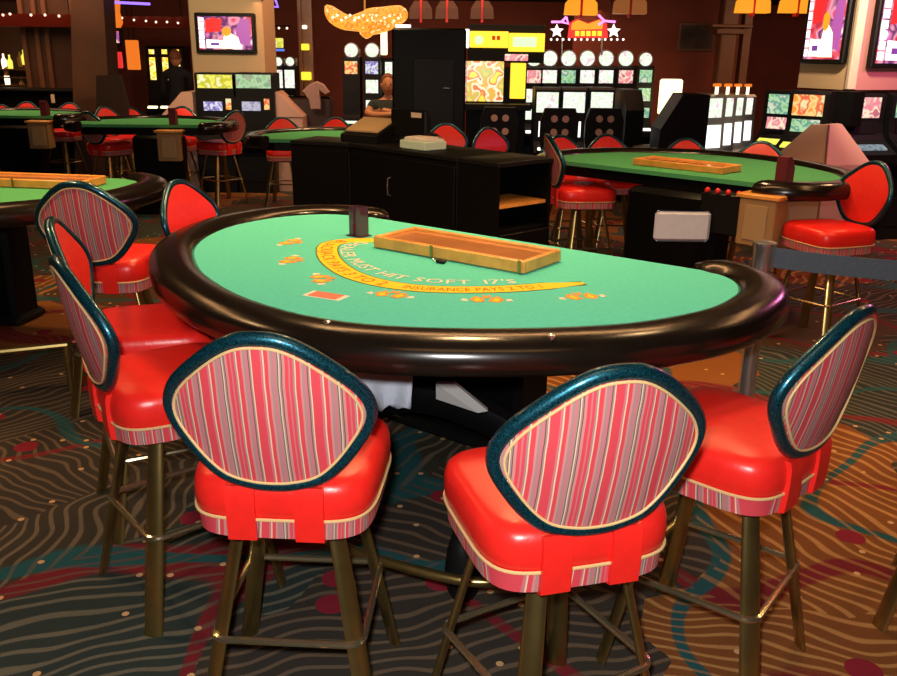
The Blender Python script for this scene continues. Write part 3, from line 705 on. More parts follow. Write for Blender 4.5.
for t, a_ in ((t2, dict(sx=.02, bx=-.86, names='the right green table')), (t3, dict(sx=.62, box=False, names='the left-edge green table')),
              (t5, dict(cover=False, bx=-.35, names='the far table left of centre')), (t6, dict(cover=False, bx=-.55, names='the farthest left table'))): table_extras(t, **a_)
# card reader beside the right table's drop box, towel beneath
M_ = t2.matrix_basis
b = empty('chip_rack', M_ @ Vector((-.58, .09, .62)), t2.rotation_euler.z, 'dark equipment rack with a row of red lights under the right table', 'rack')
MB().box((0, 0, .13), (.30, .16, .26), bev=.008).build('case', MT['blackp'], b)
for k in range(4): MB().sphere((-.11+.073*k, .075, .275), .018, seg=10).build('red_knob', MT['redd'], b)
p = P(682, 226, 5.6); tw2 = MB(); 
tw2.box((0, 0, 0), (.36, .05, .20), bev=.02); o = tw2.build('towel', MT['white']); o.location = (p.x, p.y, p.z); tag(o, 'pale blue-white cloth hanging under the right green table', 'cloth')

# ---------------------------------------------------------------- background stools
def stools(lst, group):
    for (px, py, Y, fx, fy, lab) in lst:      # px,py = where the top of its back shows, Y its distance
        q = P(px, py, Y); f_ = Vector((fx, fy)).normalized()
        k = max(.86, min(1.05, q.z/1.137))
        st_ = stool(q.x+f_.x*.30*k, q.y+f_.y*.30*k, f_.x, f_.y, lab, group, random.uniform(-.3, .3)); st_.scale = (k, k, k)
stools([(560, 136, 8.0, .35, -1, 'red stool top behind the left end of the right green table'),
        (606, 135, 8.15, .25, -1, 'red stool top second from left behind the right green table'),
        (686, 139, 7.95, 0, -1, 'red stool top third from left behind the right green table'),
        (762, 142, 7.35, -.5, -1, 'red stool top fourth from left behind the right green table'),
        ], 'stools of the right green table')
stools([(446, 124, 9.0, .1, -1, 'red stool top showing just right of the tall black panel foot'),
        (487, 128, 8.6, .7, -1, 'red stool top turned right, showing above the black cabinet shelf niche')], 'stools behind the pit cabinets')
stools([(282, 119, 10.5, .2, -1, 'bright red stool top left behind the green strip table'),
        (336, 118, 10.5, -.1, -1, 'smaller red stool top right behind the green strip table')], 'stools of the strip table')
stools([(236, 111, 10.2, -1, .55, 'dark red stool with its back turned, right end of the far table'),
        (182, 107, 11.05, 0, -1, 'red stool top right behind the far table left of centre'),
        (130, 108, 11.6, .1, -1, 'red stool top middle behind the far table left of centre'),
        (103, 107, 10.9, 1, -.5, 'dark red glinting stool top by the brown pier'),
        (86, 112, 10.0, .5, .9, 'dark red stool with skirted seat left of the far table')], 'stools of the far table')
stools([(27, 102, 12.2, 0, -1, 'orange-red stool top behind the farthest left table'), (70, 103, 12.2, -.1, -1, 'second orange-red stool top behind the farthest left table'),
        (1, 105, 12.2, .1, -1, 'red stool top cut by the left picture edge')], 'stools of the farthest left table')
# stools whose seats and legs show under the right table, and the one cut by the right edge
stool(1.02, 6.75, .75, .1, 'red stool by the open cabinet whose seat and legs show beneath the right table', 'stools of the right green table', .2)
stool(2.32, 5.28, -.95, -.31, 'red stool with dark-rimmed back at the right end of the right green table', 'stools of the right green table', .3).scale = (.96, .96, .98)
stool(2.72, 4.10, -.8, .6, 'dark stool back cut off by the right picture edge above the grey belt', None, .4)
stool(1.68, 2.40, -.2, .98, 'stool of which only one brown leg foot enters at the lower right edge', None, .7854)
rl = t3.matrix_basis.inverted()
pa, pb_, pc, pd = G(-20, 354, .25), G(66, 345, .25), G(-4, 362, .03), G(27, 395, .0)
MB().tube([tuple(rl @ pa), tuple(rl @ pb_), tuple(rl @ (pb_+Vector((.1, .35, 0))))], .016, seg=8).build('foot_rail', MT['brass'], t3)
MB().tube([tuple(rl @ Vector((pb_.x, pb_.y, .25))), tuple(rl @ Vector((pb_.x, pb_.y, 0)))], .016, seg=8).build('rail_foot', MT['brass'], t3)
# ---------------------------------------------------------------- screens
def wall_tv(name, label, M4, w_, h_, group=None):
    t = empty(name, (0, 0, 0), 0, label, 'television', group); t.matrix_basis = M4
    MB().box((0, 0, 0), (w_, .07, h_), bev=.012).build('bezel', MT['blackp'], t)
    sc_ = MB(); W2, H2 = w_-.09, h_-.09
    sc_.box((0, -.037, 0), (W2, .004, H2), E['s_red']); s_ = sc_.build('picture', None, t, smooth=False)
    def blob(k_, pts, m_, y_):
        f_ = [(px_*W2, y_, pz_*H2) for px_, pz_ in pts]; k_.loft([f_, [(x, y_+.002, z_) for x, y_2, z_ in f_]], m_)
    k = MB()
    for q_ in range(7): blob(k, [(-.49, -.46+q_*.135), (-.39, -.46+q_*.135), (-.39, -.35+q_*.135), (-.49, -.35+q_*.135)], E['white'], -.0405)
    blob(k, [(-.36, -.46), (-.04, -.46), (-.04, -.22), (-.36, -.20)], E['white'], -.0405); blob(k, [(-.28, -.38), (-.12, -.38), (-.12, -.30), (-.28, -.30)], E['dimpurple'], -.042)
    k.build('caption_strip', None, s_, smooth=False)
    k = MB()
    blob(k, [(-.36, .0), (-.08, .05), (-.04, .42), (-.2, .47), (-.36, .40)], E['red'], -.0402)
    blob(k, [(.22, -.30), (.46, -.40), (.47, .42), (.30, .45), (.20, .1)], E['mauve'], -.0402)
    blob(k, [(-.10, -.47), (.30, -.47), (.24, -.12), (.10, .0), (-.02, -.08)], E['cream'], -.0410)
    blob(k, [(-.06, -.03), (.02, -.10), (.10, -.04), (.12, .10), (.04, .20), (-.05, .14)], E['amber'], -.0416)
    k.build('figure_in_picture', None, s_, smooth=False)
    return t

STY = {   # lit panels as (name, z0, z1, width share, x offset share)
 'tall': (('top_glass', .86, .965, .72, 0), ('reel_glass', .70, .81, .70, 0), ('pay_glass', .555, .64, .72, 0)),
 'near': (('top_glass', .78, .96, .86, 0), ('reel_glass', .56, .70, .62, 0)),
 'bar': (('top_glass', .875, .985, .86, 0), ('reel_glass', .69, .765, .46, -.08), ('note_slot', .70, .79, .13, .31)),
 'silver': (('top_glass', .82, .97, .66, 0), ('reel_glass', .58, .76, .72, 0)),
 'slim': (('top_glass', .93, .97, .40, 0), ('reel_glass', .70, .90, .44, 0)),
 'video': (('top_glass', .84, .975, .76, 0), ('reel_glass', .735, .815, .70, 0)),
}
def slot(x, y, yaw, w_, h_, label, group, top='s_wht', mid='s_wht', low='blackp', topper='disc', body='blackp', name='slot_machine', dk='white', style='tall', pay=None, dep=.5):
    """upright machine, faces local -Y; parts: cabinet, lit glasses, button deck, belly glass, topper"""
    t = empty(name, (x, y, 0), yaw, label, 'slot machine', group)
    k = h_
    f = 1.42 if style == 'video' else 1.0
    prof = [(.0, 0), (.0, .34*k*f), (-.10-.1*(f-1), .39*k*f), (-.12-.1*(f-1), .43*k*f), (.04, .49*k*f), (.085, .52*k*f), (.10, .80*k), (.10, .98*k), (.14, k), (dep, k), (dep, 0)]
    MB().xprism(prof, -w_/2, w_/2).build('cabinet', MT[body], t, smooth=False)
    def slab(name_, y0, z0_, y1, z1_, m_, ww, xo=0, th=.012):
        d = Vector((0, y1-y0, z1_-z0_)).normalized(); nn = Vector((0, -d.z, d.y))*th
        a_, b2 = Vector((0, y0, z0_)), Vector((0, y1, z1_))
        vs = [(xo*w_+sx*ww/2, (q+o_).y, (q+o_).z) for q in (a_, b2) for o_ in (Vector(), nn) for sx in (-1, 1)]
        return MB().add(vs, [(0, 1, 3, 2), (4, 6, 7, 5), (0, 2, 6, 4), (1, 5, 7, 3), (2, 3, 7, 6), (0, 4, 5, 1)]).build(name_, E[m_] if m_ in E else MT[m_], t, smooth=False)
    def face_y(z_):
        for (ya, za), (yb, zb_) in zip(prof, prof[1:]):
            if za >= .49*k*f-1e-6 and za <= z_ <= zb_: return ya+(yb-ya)*(z_-za)/max(1e-6, zb_-za)
        return .10
    ms = [top, mid, pay or mid]
    for (nm, a_, b2, wf, xo), m_ in zip(STY[style], ms):
        if nm == 'note_slot': m_ = 's_org'
        slab(nm, face_y(a_*k), a_*k, face_y(b2*k), b2*k, m_, w_*wf, xo)
    slab('button_deck', -.105, .438*k*f, .02, .483*k*f, 'silver' if body == 'silver' else 'blackp', w_*.86)
    slab('button_strip', -.10, .445*k*f, -.055+.04*(f > 1), .459*k*f+.012*(f > 1), dk, w_*.74, 0, .02)
    slab('belly_glass', 0, .10*k, 0, .30*k, low, w_*.8)
    if topper == 'disc':
        M4 = Matrix.Translation((0, .22, k+w_*.36)) @ Matrix.Rotation(PI/2, 4, 'X')
        tp_ = MB().lathe([(w_*.42, -.04), (w_*.44, 0), (w_*.42, .04)], seg=24, M4=M4).build('topper', MT['silver'], t)
        MB().lathe([(w_*.37, .041), (w_*.35, .05), (.002, .052)], seg=24, M4=M4).build('topper_glass', E['s_wht'], tp_)
    elif topper == 'box': MB().box((0, .25, k+.08), (w_*.9, .12, .16), bev=.01).build('topper', E[top], t)
    if topper: MB().lathe([(.018, k), (.018, k+.06), (.022, k+.06), (.02, k+.11), (.004, k+.12)], seg=10, c=(w_*.38, .36)).build('candle', MT['silver'], t)
    return t
def zat(px, py, Y): return P(px, py, Y).z
def slot_px(px, py_top, Y, yaw, w_, label, group, **kw):
    q = P(px, py_top, Y); return slot(q.x, q.y, yaw, w_, q.z, label, group, **kw)

# --- left screen pillar with its two machines
q = P(226, 40, 11.6)
pl = empty('screen_pillar', (q.x, 11.6, 0), 0, 'tan plaster pillar holding a television above two slot machines', 'pillar')
z0, z1 = zat(226, 80, 11.6), 2.42
MB().box((0, .45, (z0+z1)/2-.2), (.93, .8, z1-z0+.4), bev=.015).build('pillar_body', MT['tan'], pl, smooth=False)
zt_ = zat(226, 33, 11.5)
wall_tv('television', 'television showing red sports picture on the tan left pillar', Matrix.Translation((q.x, 11.612, zt_)), .76, .48)
GL = 'slot machines under the left pillar'
slot_px(212, 73, 11.1, 0, .50, 'slot machine with lemon yellow sign beneath the left pillar television', GL, top='s_lem', mid='s_pur', topper=None, style='bar', dk='blackp')
slot_px(251, 73, 11.1, 0, .50, 'slot machine with pale green sign beneath the left pillar television', GL, top='s_pgr', mid='s_vlt', topper=None, style='bar', dk='blackp')
def wedge(px0, px1, pyt, pyb, Y, tw_, label, side):
    a_, b2 = P(px0, pyb, Y), P(px1, pyb, Y); t0 = P(tw_, pyt, Y)
    lo = max(0.0, 0.0); o_ = MB()
    poly = [(a_.x, a_.z), (b2.x, b2.z), (b2.x if side > 0 else t0.x, t0.z), (t0.x if side > 0 else a_.x, t0.z)]
    cx = (a_.x+b2.x)/2
    pts = [(x-cx, z_) for x, z_ in poly]
    o_.loft([[(x, 0, z_) for x, z_ in pts], [(x, .5, z_) for x, z_ in pts]])
    o_.loft([[(a_.x-cx, .02, 0), (b2.x-cx, .02, 0), (b2.x-cx, .5, 0), (a_.x-cx, .5, 0)], [(a_.x-cx, .02, a_.z), (b2.x-cx, .02, b2.z), (b2.x-cx, .5, b2.z), (a_.x-cx, .5, a_.z)]])
    o = o_.build('side_panel_unit', MT['wedge'], smooth=False); o.location = (cx, Y, 0)
    return tag(o, label, 'panel')
wedge(160, 194, 92, 117, 11.25, 181, 'beige sloping panel left of the pillar slot machines', 1)
wedge(270, 302, 92, 117, 11.25, 276, 'beige sloping panel right of the pillar slot machines', -1)

# --- far left bar corner: counter, bottles, canopies with bulbs
a_, b2 = P(-12, 88, 12.4), P(84, 88, 12.4)
ct = empty('bar_counter', ((a_.x+b2.x)/2, 12.4, 0), 0, 'long black counter at far left below the brown panelling', 'counter')
MB().box((0, .2, a_.z/2-.02), (b2.x-a_.x, .4, a_.z-.04)).build('body', MT['black'], ct, smooth=False); MB().box((0, .18, a_.z-.02), (b2.x-a_.x+.05, .5, .04), bev=.01).build('top', MT['blackp'], ct)
q = P(51, 99, 12.3); nn = MB(); nn.box((0, 0, 0), (.05, .03, .12), bev=.008); nn.box((0, -.015, .03), (.03, .004, .035)); o = nn.build('cup', MT['cream']); o.location = (q.x, 12.36, q.z); tag(o, 'pale little card dispenser fixed on the black counter front', 'dispenser')
def canopy(px0, px1, py, Y, label, bulbs, colr):
    a_, b2 = P(px0, py, Y), P(px1, py, Y); W2 = b2.x-a_.x
    t = empty('bulb_canopy', ((a_.x+b2.x)/2, Y, a_.z), 0, label, 'canopy')
    MB().loft([[(x, y_, z_) for x, y_, z_ in ((-W2/2, 0, 0), (W2/2, 0, 0), (W2/2, .5, 0), (-W2/2, .5, 0))], [(-W2/2, -.12, .16), (W2/2, -.12, .16), (W2/2, .5, .16), (-W2/2, .5, .16)]]).build('fascia', colr, t, smooth=False)
    for (px, pz) in bulbs:
        q = P(px, pz, Y-.15); MB().sphere((q.x-t.location.x, -.15, q.z-a_.z), .017, seg=8).build('bulb', E['warm'], t)
    return t
fr_ = mat('dark_red_fascia', (.20, .02, .01), .5)
canopy(-10, 78, 26, 12.6, 'dark red canopy edged with small bulbs at top left', [(3, 15), (10, 14), (31, 15), (45, 15), (59, 16), (73, 17)], fr_)
canopy(108, 192, 27, 14.5, 'red-lit canopy edged with small bulbs beside the left pillar', [(122, 18), (134, 20), (146, 21), (156, 22), (167, 22), (178, 23)], fr_)
q = P(113, 12, 13.9); o = MB().lathe([(.09, -.32), (.13, -.25), (.10, -.1), (.12, .05), (.06, .12)], seg=14).build('lantern', E['orange']); o.location = (q.x, q.y, q.z+.1); tag(o, 'glowing orange lantern above the bulb canopy next to the brown pier', 'lantern')
k = 0
for (px, py, c_) in ((4, 62, 'warm'), (6, 70, 'yel2'), (10, 63, 'yel2'), (20, 60, 'warm'), (24, 58, 'yel2'), (27, 66, 'warm'), (7, 78, 'warm'), (22, 85, 'warm')):
    q = P(px, py, 14.2); b = MB().lathe([(.035, 0), (.04, .10), (.038, .13), (.014, .17), (.014, .22), (.002, .225)], seg=10).build('bottle', E[c_] if k % 2 == 0 else MT['rattan']); b.location = (q.x, q.y, q.z-.1)
    tag(b, ['white-glowing bottle nearest the left picture edge, upper shelf', 'amber bottle low beside the white-glowing leftmost one', 'yellow lit bottle, second glowing one from the left', 'dark amber bottle on the upper shelf by the brown panelling',
        'yellow lit bottle closest to the brown panelling', 'amber bottle below the yellow one by the panelling', 'white-glowing bottle on the lowest lit shelf at left', 'amber bottle at the lowest right of the bar shelves'][k], 'bottle', 'bar bottles at the far left'); k += 1
    MB().box((0, .0, -.012), (.35, .16, .02)).build('shelf', MT['brownwall'], b, smooth=False) if False else None
sh = empty('bar_shelf', (P(14, 70, 14.3).x, 14.3, 0), 0, 'brown bar shelving behind the bottles at the left edge', 'shelving')
MB().box((0, .30, 1.2), (.95, .04, 2.4)).build('back_panel', MT['brownwall'], sh, smooth=False)
for zz in sorted({round(P(px, py, 14.2).z-.11, 2) for px, py in ((4, 62), (6, 70), (7, 78), (22, 85))}): MB().box((0, .05, zz), (.95, .46, .02)).build('shelf', MT['trimw'], sh, smooth=False)
# small screens and coloured signs between pier and pillar
q = P(115, 37, 14.0); wall_tv('television', 'tiny violet-white television beside the brown pier', Matrix.Translation((q.x, 14.0, q.z)), .24, .26)
q = P(117, 60, 14.0); o = MB().box((0, 0, 0), (.16, .06, .24), bev=.01).build('lit_sign', E['red']); o.location = (q.x, 14.0, q.z); tag(o, 'small glowing red sign beside the brown pier', 'sign')
q = P(133, 55, 14.6); o = MB().box((0, 0, 0), (.20, .06, .45), bev=.01).build('lit_sign', E['orange']); o.location = (q.x, 14.6, q.z); tag(o, 'glowing orange panel left of the yellow slot machines', 'sign')
GY = 'yellow slot machines by the left pillar'
for i, px in enumerate((149, 162, 174)):
    slot_px(px, 46, 15.0+.02*i, .0, .215, ['yellow slot machine nearest the orange panel', 'middle yellow slot machine beside the standing dark person', 'yellow slot machine mostly hidden by the dark person'][i], GY, top='s_yel', mid='s_yel', topper=None, style='slim', dk='warm')
q = P(196, 66, 12.6); 

# --- cluster right of the left pillar
GC = 'slot machines right of the left pillar'
for i, (px, c1_, c2_) in enumerate(((266, 's_pnk', 's_org'), (276, 's_wht', 's_grn'), (288, 's_wht', 's_grn'))):
    slot_px(px, 66, 14.2, 0, .175, ['slot machine with pink glass hard against the tan pillar', 'slot machine with round white and green lights, middle of three by the pillar', 'slot machine with green glass by the maroon column'][i], GC, top=c1_, mid=c2_, low='blackp', dk='s_org', topper='disc', style='near')
q = P(275, 43, 14.3); o = MB().box((0, 0, 0), (.32, .1, .14), bev=.01).build('lit_sign', E['s_lem']); o.location = (q.x, 14.1, q.z); tag(o, 'pale yellow lit sign above the trio of slot machines right of the pillar', 'sign')
q = P(275, 50, 14.2); o = MB().box((0, 0, 0), (.34, .05, .035)).build('neon_tube', E['blue'], smooth=False); o.location = (q.x, 14.05, q.z); tag(o, 'blue light bar under the pale yellow sign', 'light')
q = P(262, 28, 14.0)
q0 = P(274, 28, 14.0); bs_ = empty('bulb_rail', (q0.x, 14.0, q0.z), 0, 'short ceiling rail of four small bulbs right of the left pillar top', 'light')
MB().box((0, 0, .03), (.50, .03, .02)).build('rail', MT['blackp'], bs_, smooth=False)
for (px, py) in ((262, 28), (270, 28), (279, 29), (287, 29)):
    q = P(px, py, 14.0); MB().sphere((q.x-q0.x, 0, 0), .017, seg=8).build('bulb', E['warm'], bs_)
MB().tube([(0, 0, .03), (0, 0, 2.76-q0.z)], .006, seg=6).build('hanger', MT['blackp'], bs_)
# column with yellow lights
q = P(305, 45, 13.6); t = empty('light_column', (q.x, 13.6, 0), 0, 'narrow maroon column carrying yellow lamps left of the chandelier', 'column')
MB().box((-.08, .1, 1.38), (.05, .1, 2.7)).box((.08, .1, 1.38), (.05, .1, 2.7)).box((0, .14, 1.38), (.14, .04, 2.7)).build('posts', MT['trimw'], t, smooth=False)
for py, s_ in ((27, .04), (47, .07), (76, .09)):
    q2 = P(305, py, 13.6); MB().box((0, .02, q2.z), (s_*1.6, .08, s_*1.3), bev=.01).build('lamp', E['yellow'] if py > 30 else E['warm'], t)
# neon zigzags
def neon(pts, label, m_, Y=13.0, r_=.018, name='neon_tube'):
    ps = [P(px, py, Y) for px, py in pts]; cen = sum(ps, Vector())/len(ps)
    o = MB().tube([tuple(p-cen) for p in ps], r_, seg=6).build(name, m_); o.location = cen; return tag(o, label, 'neon light')
neon([(262, 13), (271, 14), (267, 6), (278, 7), (274, -4)], 'violet neon zigzag right of the left pillar top', E['violet'])
neon([(202, 6), (204, -2)], 'short violet neon end left of the pillar television', E['violet'])
neon([(108, 2), (150, 4)], 'violet neon line at the top left ceiling', E['violet'])

# --- chandelier
q = P(365, 20, 12.0); ch = empty('chandelier', (q.x, 12.0, q.z), 0, 'wide glowing amber crystal chandelier hanging above the centre aisle', 'chandelier')
sec = [(-.58, .17, .02), (-.54, .12, .07), (-.46, .04, .10), (-.34, -.02, .10), (-.22, -.04, .095), (-.10, -.03, .12), (.0, -.03, .16), (.12, -.01, .165), (.24, .01, .155), (.36, .04, .14), (.46, .07, .12), (.54, .10, .09), (.58, .12, .03)]
pp = spline([(x*.9+.02, 0, z_) for x, z_, _ in sec], 3, closed=False); rr = [max(.015, v.x) for v in spline([(q_, 0, 0) for _, _, q_ in sec], 3, closed=False)]
cb = MB().tube([tuple(p) for p in pp], rr, seg=16, flat=1.0).build('crystal_body', E['s_crys'], ch)
MB().lathe([(.10, -.12), (.09, -.17), (.05, -.21), (.01, -.23)], seg=16, c=(.02, 0)).build('crystal_drop', E['s_crys'], ch)
for k in range(16):
    x = -.40+.84*k/15; MB().sphere((x, -.155+.05*abs(x), .02+.035*math.sin(k*2.1)), .016, seg=6).build('bulb', E['warm'], ch)
MB().lathe([(.015, .1), (.015, 2.74-q.z)], seg=8).build('stem', MT['brass'], ch)
# hanging basket-shaped lamps along the ceiling
def pendant(px, py, Y, m_, label, w_=.19):
    q = P(px, py, Y); t = empty('pendant_lamp', (q.x, Y, q.z), 0, label, 'pendant lamp', None)
    for sx in (-1, 1): MB().loft([[(sx*.018, -.09, -.10), (sx*w_, -.09, -.10), (sx*w_, .09, -.10), (sx*.018, .09, -.10)], [(sx*.018, -.08, .03), (sx*w_*.95, -.08, .03), (sx*w_*.95, .08, .03), (sx*.018, .08, .03)],
        [(sx*.018, -.05, .12), (sx*w_*.55, -.05, .12), (sx*w_*.55, .05, .12), (sx*.018, .05, .12)]]).build('shade', m_, t, smooth=False)
    MB().box((0, 0, .03), (.03, .12, .34)).build('spine', MT['redd'], t, smooth=False)
    MB().tube([(0, 0, .15), (0, 0, 2.75-q.z)], .008, seg=6).build('cord', MT['blackp'], t)
dimo = emis('dim_orange_shade', (.5, .16, .04), .45); dims = mat('unlit_brown_shade', (.10, .05, .03), .6)
pendant(581, 6, 11.0, E['amber'], 'orange pendant lamp directly above the star sign')
pendant(630, 5, 11.0, dimo, 'dim orange pendant lamp right of the star sign')
pendant(753, 4, 11.0, E['amber'], 'orange pendant lamp left of the dark wall gap')
pendant(797, 4, 11.0, E['amber'], 'orange pendant lamp nearest the right pillar television')
for i, px in enumerate((421, 447, 482)): pendant(px, 11, 12.0, dims, ['leftmost of the three unlit brown pendant lamps', 'middle one of the three unlit brown pendant lamps', 'rightmost of the three unlit brown pendant lamps'][i], .15)

# --- centre: small slots behind the seated person
GP = 'slot machines behind the seated person'
slot_px(350, 57, 13.0, 0, .25, 'dark slot machine with round white topper, under the chandelier centre', GP, top='s_org', mid='blackp', dk='s_wht')
slot_px(371, 57, 13.0, 0, .25, 'violet-lit slot machine with round white topper left of the seated person', GP, top='s_pur', mid='s_wht')
slot_px(393, 58, 13.3, 0, .34, 'pale lit slot machine directly behind the seated person', GP, top='s_wht', mid='s_grn', topper=None)
q = P(384, 42, 12.6); o = MB().box((0, 0, 0), (.09, .05, .34), bev=.01).build('lit_sign', E['cream']); o.location = (q.x, 12.6, q.z); tag(o, 'narrow upright cream light under the chandelier', 'light')
# tall black kiosk
a_, b2 = P(392, 60, 9.45), P(466, 60, 9.45); zt_ = zat(430, 28, 9.45)
t = empty('black_kiosk', ((a_.x+b2.x)/2, 9.45, 0), 0, 'tall black kiosk seen from behind, rising over the pit cabinets', 'kiosk')
MB().box((0, .15, zt_/2), (b2.x-a_.x, .3, zt_), bev=.02).build('cabinet', MT['black'], t, smooth=False); MB().box((.05, -.008, zt_*.62), (.42, .016, .9), bev=.005).build('rear_door', MT['blackp'], t)
MB().tube([(.15, -.02, zt_*.70), (.22, -.03, zt_*.70)], .006, seg=6).build('handle', MT['steel'], t)
q = P(403, 26, 9.47); o = MB().box((0, 0, 0), (.16, .04, .03), bev=.005).build('light_strip', E['white']); o.location = (q.x, 9.5, zt_+.016); tag(o, 'short white light tube at the kiosk top left', 'light')
# --- yellow game booth
Yb = 11.6
a_, b2 = P(466, 60, Yb), P(546, 60, Yb); t = empty('game_booth', ((a_.x+b2.x)/2, Yb, 0), -.03, 'yellow-lit game booth with header boxes right of the black kiosk', 'arcade booth'); cx = t.location.x
def bx(name_, px0, px1, py0, py1, m_, th=.1, dy=0, par=None):
    p1, p2 = P(px0, py0, Yb), P(px1, py1, Yb); return MB().box(((p1.x+p2.x)/2-cx, dy, (p1.z+p2.z)/2), (abs(p2.x-p1.x), th, abs(p1.z-p2.z)), bev=.006).build(name_, m_, par or t, smooth=False)
MB().box((-.11, .30, .78), (b2.x-a_.x-.24, .4, 1.56), bev=.01).build('body', MT['black'], t, smooth=False)
MB().box((0, .22, 1.85), (b2.x-a_.x-.04, .26, .46), bev=.01).build('upper_body', MT['black'], t, smooth=False)
h1 = bx('header_sign', 470, 508, 31, 48, E['yellow'], .12, .02); h2 = bx('header_sign', 509, 544, 33, 52, E['yellow'], .12, .02)
bx('white_edge', 465, 469, 29, 48, E['white'], .12, .02)
bx('header_window', 513, 536, 37, 47, E['paleg'], .01, -.05, h2)
k = MB(); p1 = P(479, 40, Yb); k.lathe([(.055, 0), (.05, .012), (.001, .013)], E['paleg'], seg=14, M4=Matrix.Translation((p1.x-cx, -.045, p1.z)) @ Matrix.Rotation(PI/2, 4, 'X'))
p1 = P(496, 38, Yb); k.box((p1.x-cx-.03, -.045, p1.z), (.04, .01, .05), MT['redp']); k.box((p1.x-cx+.03, -.045, p1.z), (.04, .01, .05), MT['redp']); k.build('header_emblem', None, h1, smooth=False)
bx('display_window', 467, 503, 61, 102, E['s_mix'], .04, .08); bx('side_light', 463, 466, 61, 102, E['s_pnk'], .04, .06)
bx('display_window', 511, 525, 63, 99, E['yellow'], .04, .08); bx('payout_sign', 505, 528, 54, 61, E['s_pnk'], .05, .06)
bx('counter', 463, 530, 103, 110, MT['blackp'], .35, -.05)

# --- main slot bank in the middle
GB = 'slot machines below the star sign'
xs = [(535, 's_pnk', 's_wht'), (551, 's_wht', 's_grn'), (570, 's_grn', 's_blu2'), (589, 's_wht', 's_org'), (608, 's_wht', 's_org'), (628, 's_pnk', 's_wht')]
lab = ['slot machine next to the yellow booth, first of the row', 'slot machine with green band, second in the row', 'slot machine with arched green-white glass, third in the row',
       'slot machine with white round top, fourth in the row', 'slot machine with white wheel top, fifth in the row', 'slot machine with pink glass closing the row at right']
for i, (px, c1_, c2_) in enumerate(xs):
    slot_px(px, 66, 12.2, 0, .262, lab[i], GB, top=c1_, mid=c2_, pay='s_wht', dk='white')
# nearer row of low lit machines with backs
GN = 'low machines with round-holed backs'
for i, (px, lb) in enumerate(((549, 'low pale-lit machine left in the near row below the star sign'), (576, 'low pale-lit machine in the middle of the near row'), (604, 'low pale-lit machine right in the near row'))):
    q = P(px, 88, 11.0); s_ = slot(q.x, q.y, 0, .31, q.z, lb, 'near row of pale-lit machines', top='s_wht', mid='white', topper=None, style='near')
# high-backed lounge chairs with four round holes in front of the bank
def gamechair(px, py, Y, label):
    q = P(px, py, Y); t = empty('gaming_chair', (q.x, Y, 0), 0, label, 'chair', 'black chairs with four pale discs on the back')
    MB().loft([[(x*k_, y_, z_) for x in (-.22, .22)] + [(x*k_, y_+.08, z_) for x in (.22, -.22)] for (k_, y_, z_) in ((.8, 0, .5), (1, -.03, .8), (1, -.05, 1.0), (.8, -.06, q.z))]).build('backrest', MT['blackp'], t, angle=20)
    for sx in (-1, 1):
        for zz in (q.z-.12, q.z-.27): MB().lathe([(.04, 0), (.04, .012), (.001, .014)], seg=12, M4=Matrix.Translation((sx*.065, -.055, zz)) @ Matrix.Rotation(PI/2, 4, 'X')).build('back_disc', MT['wedge'], t)
    MB().box((0, .25, .52), (.44, .42, .09), bev=.03).build('seat', MT['blackp'], t)
    MB().lathe([(.24, 0), (.22, .02), (.035, .05), (.03, .48)], seg=16, c=(0, .25)).build('pedestal', MT['steel'], t)
gamechair(500, 107, 10.4, 'black chair with pink discs in front of the yellow booth'); gamechair(560, 108, 10.4, 'black chair with pale discs before the second slot machine'); gamechair(605, 108, 10.4, 'black chair with pale discs at the right of the slot row')
# separate slim machine at right
slot_px(648, 66, 12.8, 0, .24, 'slim slot machine with oval blue-white topper standing apart by the maroon wall', None, top='s_grn', mid='s_grn', low='blackp')
# black end panel of the bank
q = P(627, 90, 11.0); o = MB().xprism([(0, 0), (0, 1.1), (.25, q.z), (.8, q.z), (.8, 0)], -.03, .19).build('end_panel', MT['black'], smooth=False); o.location = (q.x, 10.8, 0); tag(o, 'black tapering end panel closing the slot row on the right', 'panel')
# star sign
Ys = 11.8
q = P(590, 32, Ys); sg = empty('star_sign', (q.x, Ys, q.z), 0, 'bulb-edged red and yellow star sign with pink neon above the slot row', 'sign')
def lp(px, py, dy=0): r_ = P(px, py, Ys); return (r_.x-sg.location.x, dy, r_.z-sg.location.z)
def lpoly(pts, m_, name_, th=.06, dy=0, par=sg):
    f_ = [lp(*p, dy) for p in pts]; b_2 = [(x, y_+th, z_) for x, y_, z_ in f_]; return MB().loft([f_, b_2]).build(name_, m_, par, smooth=False)
pan = lpoly([(568, 38), (608, 38), (607, 24), (600, 19), (588, 23), (577, 19), (570, 22)], E['red'], 'sign_panel')
lpoly([(571, 30), (602, 29), (603, 22), (599, 20), (588, 24), (578, 20), (572, 23)], E['amber'], 'crown_panel', .02, -.02)
tt = MB()
for i in range(5): 
    x0 = 575+i*5.6; f_ = [lp(x0, 36, -.03), lp(x0+4, 36, -.03), lp(x0+4, 31, -.03), lp(x0, 31, -.03)]; tt.loft([f_, [(x, y_+.02, z_) for x, y_, z_ in f_]])
tt.build('gold_blocks', E['yellow'], pan, smooth=False)
for (cx_, cy_, r_) in ((557, 31, 7), (614, 31, 7)):
    pts = []
    for k in range(10):
        a2 = PI/2+k*PI/5; rr = r_ if k % 2 == 0 else r_*.45; pts.append((cx_+rr*math.cos(a2), cy_-rr*math.sin(a2)))
    c0_ = lp(cx_, cy_); f_ = [lp(*p) for p in pts]
    MB().add([(c0_[0], -.04, c0_[2])]+f_+[(x, .04, z_) for x, y_, z_ in f_], [(0, k+1, (k+1) % 10+1) for k in range(10)]+[(k+1, (k+1) % 10+1, (k+1) % 10+11, k+11) for k in range(10)]).build('star', E['white'], sg, smooth=False)
